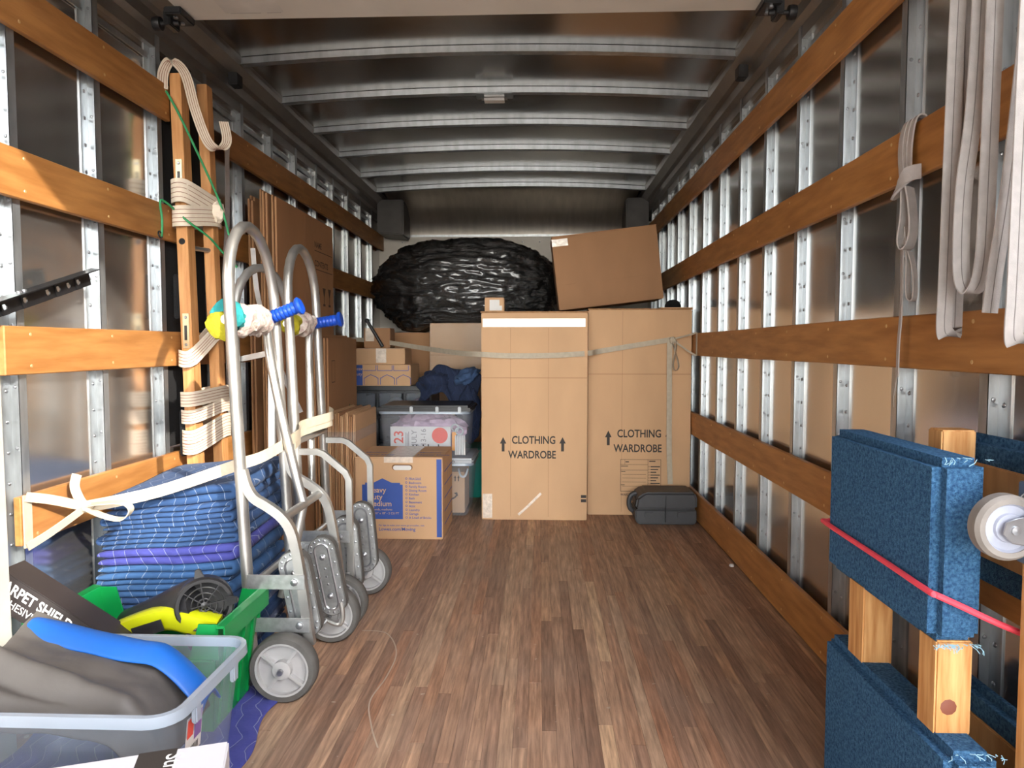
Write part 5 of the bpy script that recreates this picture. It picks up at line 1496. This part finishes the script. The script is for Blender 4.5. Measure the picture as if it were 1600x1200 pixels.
o = drape('grey_cloth', greyc, 46, 34, GREY_CLOTH, 0.006)
tag(o, 'dusty dark grey vinyl cloth heaped in the clear tub', 'cloth')
def bluec(u, v):
    x = -1.19 + 0.45 * u; y = 1.545 + 0.10 * v - 0.05 * u
    z = 0.335 - 0.06 * u - 0.15 * max(0, u - 0.72) ** 1.3 * 3 + 0.025 * math.sin(PI * v) - 0.06 * max(0, v - 0.75)
    return (x, y, z + 0.01 * mnoise.noise(Vector((x * 8, y * 8, 9))))
o = drape('blue_cloth', bluec, 34, 14, BLUE_CLOTH, 0.008)
tag(o, 'bright blue vinyl cloth folded behind the grey cloth', 'cloth')

# black film carton poking out behind the tub
t = thing('film_carton', 'long black carton lettered CARPET SHIELD behind the clear tub', 'box', (-1.2, 1.71, 0.3))
d_ = Vector((0.845, 0.0, -0.535)).normalized(); n_ = Vector((0, 0, 1)); W_ = Vector((0, 1, 0)); Hh = W_.cross(d_) * -1
Oc = Vector((-1.345, 1.695, 0.335))
Mx = Matrix(((d_.x, W_.x, Hh.x, Oc.x), (d_.y, W_.y, Hh.y, Oc.y), (d_.z, W_.z, Hh.z, Oc.z), (0, 0, 0, 1)))
if Hh.z < 0: Hh = -Hh
Mx = Matrix(((d_.x, W_.x, Hh.x, Oc.x), (d_.y, W_.y, Hh.y, Oc.y), (d_.z, W_.z, Hh.z, Oc.z), (0, 0, 0, 1)))
bx = MB().box((-0.055, 0, 0), (0.40, 0.08, 0.092), Mx).build('body', mat('black_carton', lin(44, 38, 38), 0.5, 0, var=0.08), t, bevel=0.002)
text('CARPET SHIELD', 0.040, INK_WHITE, bx, Oc + d_ * -0.05 + Hh * 0.050, d_, Hh, bold=0.02, sx=0.78)
text('ADHESIVE FILM', 0.029, INK_WHITE, bx, Oc + d_ * -0.03 + Hh * 0.018, d_, Hh, sx=0.85)

# white carton with a black band in the bottom left corner
A_ = Vector((-0.565, 1.238, 0.0)); Uw = Vector((-0.945, -0.327, 0)); Ww = Vector((0.327, -0.945, 0))
Mw = Matrix(((Uw.x, Ww.x, 0, A_.x), (Uw.y, Ww.y, 0, A_.y), (0, 0, 1, 0), (0, 0, 0, 1)))
t = thing('white_carton', 'white carton with black lettered band at the bottom left corner', 'box', (-0.85, 1.05, 0.0))
MB().box((0, 0, 0.0), (0.60, 0.115, 0.28), Mw).build('body', mat('white_card', lin(206, 204, 208), 0.5, 0, var=0.03), t, bevel=0.003)
bd_ = MB().add([Mw @ Vector(p) for p in ((0.085, 0.0, 0.2806), (0.148, 0.0, 0.2806), (0.148, 0.115, 0.2806), (0.085, 0.115, 0.2806))], [(0, 1, 2, 3)]).build('black_band', INK, t, smooth=0)
text('Str', 0.042, INK_WHITE, t, Mw @ Vector((0.100, 0.018, 0.281)), Ww, -Uw, bold=0.01)

# ------------------------------------------------------------------ hard tool case by the right wall
CASE = mat('charcoal_case_plastic', lin(58, 58, 60), 0.5, 0, var=0.08, scale=30, bump=0.06, bscale=250)
t = thing('tool_case', 'charcoal hard plastic tool case in front of the right wardrobe box', 'case', (0.71, 4.03, 0))
lo = MB().prism([(-0.155, 0.0), (0.16, 0.0), (0.168, 0.012), (0.168, 0.085), (-0.172, 0.085), (-0.172, 0.03), (-0.162, 0.010)], (0.708, 4.14, 0.002), (1, 0, 0), (0, 0, 1), 0.20).build('lower_shell', CASE, t, bevel=0.01, segs=3)
upr = MB().prism([(-0.172, 0.09), (0.168, 0.09), (0.168, 0.150), (0.155, 0.184), (-0.12, 0.184), (-0.165, 0.150)], (0.708, 4.14, 0.002), (1, 0, 0), (0, 0, 1), 0.215).build('upper_shell', CASE, t, bevel=0.012, segs=3)
MB().box((0.70, 3.918, 0.02), (0.704, 3.945, 0.165)).build('seam', BLACK_PLASTIC, t)
for x in (0.61, 0.79):
    MB().box((x - 0.022, 3.928, 0.045), (x + 0.022, 3.942, 0.075)).build('latch', CASE, t, bevel=0.003)
MB().tube(spline([(0.553, 4.03, 0.162), (0.525, 4.03, 0.15), (0.512, 4.03, 0.115), (0.518, 4.03, 0.075), (0.54, 4.03, 0.058)], 5), 0.014, 10).build('carry_handle', CASE, t)

# ------------------------------------------------------------------ strap across the wardrobe boxes
t = thing('webbing_strap', 'cream webbing strap stretched across the wardrobe boxes', 'strap', (0.3, 4.1, 0.95))
P = spline([(-1.348, 5.04, 1.045), (-1.10, 4.88, 1.03), (-0.80, 4.62, 0.99), (-0.50, 4.22, 0.958), (-0.342, 4.018, 0.951), (-0.15, 4.016, 0.942), (0.10, 4.018, 0.946), (0.28, 4.04, 0.957), (0.34, 4.14, 0.966), (0.50, 4.16, 0.992), (0.66, 4.16, 1.018), (0.768, 4.158, 1.036)], 5)
MB().ribbon(P, 0.030, 0.002, (0, 0.02, 1)).build('main_run', WEB, t)
MB().ribbon([(0.768, 4.155, 1.036), (0.86, 4.10, 1.062), (0.884, 4.06, 1.072)], 0.010, 0.003, (0, 0.3, 1)).build('tie_end', WEB, t)
MB().ribbon([(0.768, 4.155, 1.036), (0.84, 4.10, 0.975), (0.884, 4.06, 0.944)], 0.010, 0.003, (0, 0.3, 1)).build('tie_end', WEB, t)
MB().box((0.8855, 4.045, 0.942), (0.8885, 4.075, 1.074)).build('slat_wrap', WEB, t)
MB().ribbon(spline([(0.757, 4.148, 1.036), (0.752, 4.145, 0.98), (0.754, 4.145, 0.7), (0.757, 4.148, 0.4), (0.766, 4.150, 0.19)], 6), 0.030, 0.002, (1, 0, 0)).build('hanging_end', WEB, t)
MB().ribbon(spline([(0.765, 4.142, 1.03), (0.788, 4.138, 0.95), (0.803, 4.136, 0.89), (0.796, 4.134, 0.862), (0.778, 4.134, 0.862), (0.772, 4.136, 0.90), (0.786, 4.138, 0.97), (0.79, 4.14, 1.03)], 6), 0.024, 0.002, (0.6, 1, 0)).build('bow_loop', WEB, t)
MB().blob((0.768, 4.148, 1.03), (0.02, 0.014, 0.022), 3, 0.2, 3, 14, 10).build('knot', WEB, t)

# ------------------------------------------------------------------ straps hanging on the right wall
def hang(label, ctr, wid, m=WEB_GREY):
    t = thing('webbing_strap', label, 'strap', (0.86, ctr[0][0][1], 0.9))
    for path in ctr:
        P = spline(path, 7)
        sd = Vector((1, 0.12, 0))
        b = MB().ribbon(P, wid, 0.0028, sd).build('webbing', m, t, smooth=50)
        s = MB()
        for off in (-0.0017, 0.0017):
            s.ribbon([p + Vector((0, off, 0)) for p in P], 0.0012, 0.0008, sd)
        s.build('stitching', STITCH, b)
    return t
def uloop(xa, xb, ya, yb, zt, zb, sw=0.0):
    """front run down, soft turn at the bottom, back run up to the slat"""
    ym = (ya + yb) / 2; xm = (xa + xb) / 2
    return [(xa + 0.004, ya, zt), (xa - 0.004, ya - sw * .3, zt * .6 + zb * .4), (xa - 0.008, ya - sw * .8, zb + 0.12), (xa - 0.010, ya - sw, zb + 0.035), (xa - 0.004, ya - sw * .9 + 0.006, zb + 0.006), (xm, ym - sw * .5, zb), (xb, yb - 0.004, zb + 0.010), (xb + 0.004, yb, zb + 0.05), (xb + 0.006, yb, zt * .5 + zb * .5), (xb, yb, zt)]
hang('long pale strap loop hanging left of the other wall straps', [uloop(0.830, 0.858, 1.478, 1.515, 1.995, 1.020)], 0.033)
hang('pale strap with a swinging loop, second of the wall straps', [[(0.842, 1.385, 1.995), (0.842, 1.385, 1.6), (0.840, 1.385, 1.25), (0.838, 1.388, 1.15), (0.832, 1.395, 1.11), (0.824, 1.41, 1.105), (0.817, 1.42, 1.15), (0.820, 1.425, 1.30), (0.836, 1.425, 1.5), (0.842, 1.42, 1.995)]], 0.034)
hang('pale strap ending in a cut tail, third of the wall straps', [[(0.870, 1.34, 1.99), (0.868, 1.335, 1.6), (0.850, 1.338, 1.3), (0.834, 1.34, 1.15), (0.828, 1.345, 1.06)]], 0.030)
hang('pale strap loop hanging at the right edge of the photo', [uloop(0.836, 0.866, 1.275, 1.31, 1.995, 1.005)], 0.033)
# strap knotted round the second slat
t = thing('webbing_strap', 'grey strap knotted round the second right slat, tails hanging', 'strap', (0.86, 1.75, 0.92))
for k, dy in enumerate((-0.012, 0.010, 0.030)):
    P = spline([(0.915, 1.745 + dy, 1.50), (0.90, 1.745 + dy, 1.536), (0.882, 1.75 + dy, 1.532), (0.876, 1.757 + dy, 1.48), (0.874, 1.752 + dy * .8, 1.42), (0.868, 1.735 + dy * .5, 1.388)], 5)
    MB().ribbon(P, 0.026, 0.004, (0.1, 1, 0)).build('slat_turn', WEB_GREY, t)
MB().ribbon(spline([(0.872, 1.775, 1.375), (0.852, 1.76, 1.365), (0.848, 1.735, 1.378), (0.856, 1.705, 1.398), (0.878, 1.695, 1.402)], 5), 0.034, 0.006, (0.2, -0.5, 1)).build('knot', WEB_GREY, t)
MB().ribbon(spline([(0.864, 1.738, 1.37), (0.860, 1.73, 1.30), (0.858, 1.738, 1.25), (0.860, 1.725, 1.228), (0.862, 1.705, 1.235), (0.864, 1.695, 1.27), (0.864, 1.705, 1.33), (0.862, 1.715, 1.37)], 6), 0.030, 0.004, (0.9, 0.5, 0)).build('bow_loop', WEB_GREY, t)
MB().ribbon(spline([(0.866, 1.73, 1.28), (0.868, 1.722, 1.2), (0.868, 1.72, 1.13), (0.868, 1.708, 1.108), (0.870, 1.692, 1.112), (0.870, 1.695, 1.17), (0.868, 1.715, 1.22)], 6), 0.016, 0.003, (0.9, 0.5, 0)).build('bow_loop', WEB_GREY, t)
MB().ribbon(spline([(0.862, 1.74, 1.33), (0.866, 1.745, 1.20), (0.868, 1.748, 1.08), (0.866, 1.752, 1.0), (0.866, 1.752, 0.925)], 6), 0.018, 0.0028, (0.2, 1, 0)).build('tail', WEB_GREY, t)
MB().tube(spline([(0.866, 1.752, 0.925), (0.862, 1.758, 0.88), (0.866, 1.766, 0.85)], 5), 0.0008, 5).build('loose_thread', WEB_GREY, t)

# ------------------------------------------------------------------ carpeted furniture dollies
def carpet_deck(t, x0, x1, y0, y1, z0, z1, name='carpeted_deck', seed=0):
    """padded board wrapped in carpet: rounded box with a slightly uneven pile"""
    b = MB().box((x0, y0, z0), (x1, y1, z1))
    o = b.build(name, CARPET_B, t, bevel=0.016, segs=6, smooth=60)
    th = MB(); rr_ = random.Random(seed)
    for k in range(46):
        zz = z0 if rr_.random() < 0.7 else z1
        p = Vector((rr_.uniform(x0 + 0.004, x1), y0 + rr_.uniform(-0.001, 0.004), zz + rr_.uniform(-0.002, 0.004)))
        q = p + Vector((rr_.uniform(-0.012, 0.014), rr_.uniform(-0.010, 0.002), rr_.uniform(-0.012, 0.004)))
        th.tube([p, (p + q) / 2 + Vector((0.002, -0.002, 0)), q], 0.0007, 4)
    f = th.build('frayed_edge', mat('pale_blue_fray', lin(140, 180, 196), 0.9), o); f['kind'] = 'stuff'
    return o
t = thing('furniture_dolly', 'blue carpeted wooden dolly stood on end, carpet facing the aisle', 'dolly', (0.70, 1.42, 0))
carpet_deck(t, 0.660, 0.745, 1.195, 1.635, 0.495, 0.812, seed=1)
carpet_deck(t, 0.660, 0.745, 1.135, 1.635, 0.004, 0.340, seed=2)
for y0, y1 in ((1.475, 1.545), (1.205, 1.262)):
    MB().box((0.674, y0, 0.335), (0.735, y1, 0.50)).build('rail', PINE, t, bevel=0.003)
MB().lathe([(0.014, 0), (0.012, 0.0006), (0, 0.0008)], (0.697, 1.205, 0.385), (0, -1, 0), 10).build('knot_mark', mat('wood_knot', lin(118, 66, 48), 0.6), t)

t = thing('furniture_dolly', 'second wooden dolly against the wall with plywood underside showing', 'dolly', (0.82, 1.32, 0))
for z0, z1 in ((0.545, 0.828), (0.02, 0.34)):
    zc = carpet_deck(t, 0.845, 0.886, 1.02, 1.525, z0, z1, seed=int(z0 * 10) + 5)
    MB().box((0.838, 1.03, z0 + 0.055), (0.8455, 1.515, z1 - 0.052)).build('plywood_underside', PLY, t, bevel=0.002)
for y0, y1 in ((1.385, 1.435), (1.075, 1.15)):
    MB().box((0.772, y0, 0.03), (0.837, y1, 0.838)).build('rail', PINE, t, bevel=0.003)
# swivel caster on the near rail
cs = MB().box((0.765, 1.06, 0.655), (0.772, 1.155, 0.785)).build('caster_plate', STEEL, t, bevel=0.002)
fk = MB()
for yy in (1.085, 1.133):
    fk.prism([(0.075, -0.03), (0.055, -0.042), (0.02, -0.024), (-0.004, -0.020), (-0.018, -0.006), (-0.014, 0.012), (0.0, 0.018), (0.02, 0.022), (0.045, 0.05), (0.075, 0.048)], (0.716, yy, 0.722), (1, 0, 0), (0, 0, 1), 0.003)
fk.build('fork', STEEL, cs, bevel=0.0008, segs=1)
MB().lathe([(0.02, 0), (0.022, 0.004), (0.014, 0.010), (0.0, 0.010)], (0.765, 1.11, 0.73), (-1, 0, 0), 16).build('swivel_race', STEEL, cs)
wc = Vector((0.716, 1.108, 0.722)); r = 0.051; w = 0.030
ty = MB().lathe([(r * .74, -w / 2), (r * .90, -w / 2), (r, -w * .3), (r, w * .3), (r * .90, w / 2), (r * .74, w / 2), (r * .74, -w / 2)], wc, (0, 1, 0), 36).build('caster_wheel', TYRE, t)
MB().lathe([(0.010, -w * .45), (r * .42, -w * .45), (r * .45, -w * .30), (r * .68, -w * .30), (r * .76, -w * .5), (r * .76, w * .5), (0.010, w * .45)], wc, (0, 1, 0), 30).build('wheel_hub', HUB2, ty)
MB().lathe([(0.0, -0.030), (0.007, -0.029), (0.007, -0.024), (0.0125, -0.0235), (0.0125, -0.018), (0.004, -0.018), (0.004, 0.03), (0, 0.03)], wc, (0, 1, 0), 14).build('axle_bolt', STEEL, ty)
MB().lathe([(0.006, 0), (0.006, 0.02), (0.009, 0.02), (0.009, 0.028), (0, 0.03)], (0.764, 1.07, 0.775), (-1, 0, 0), 8).build('plate_bolt', STEEL, cs)

# red bungee round the dolly
t = thing('bungee_cord', 'red bungee cord stretched round the blue carpeted dolly', 'cord', (0.65, 1.4, 0.55))
MB().tube(spline([(0.70, 1.642, 0.60), (0.662, 1.642, 0.597), (0.6535, 1.62, 0.596), (0.653, 1.35, 0.592), (0.654, 1.20, 0.588), (0.662, 1.188, 0.585), (0.70, 1.186, 0.568), (0.75, 1.182, 0.545), (0.80, 1.17, 0.525), (0.86, 1.12, 0.505)], 6), 0.0055, 8).build('elastic', CORD_R, t)
MB().torus((0.872, 1.11, 0.50), (0, 1, 0.3), 0.014, 0.003, 16, 6).build('hook', STEEL, t)

# small white cap on the floor by the right slat
o = MB().lathe([(0.0, 0.012), (0.008, 0.011), (0.011, 0.006), (0.011, 0.0), (0.0, 0.0)], (0.872, 3.205, 0.001), (0, 0, 1), 12).build('plastic_cap', PAPER)
tag(o, 'tiny white plastic cap on the floor beside the right slat', 'cap')

for o in bpy.data.objects:
    if '_local' in o: del o['_local']
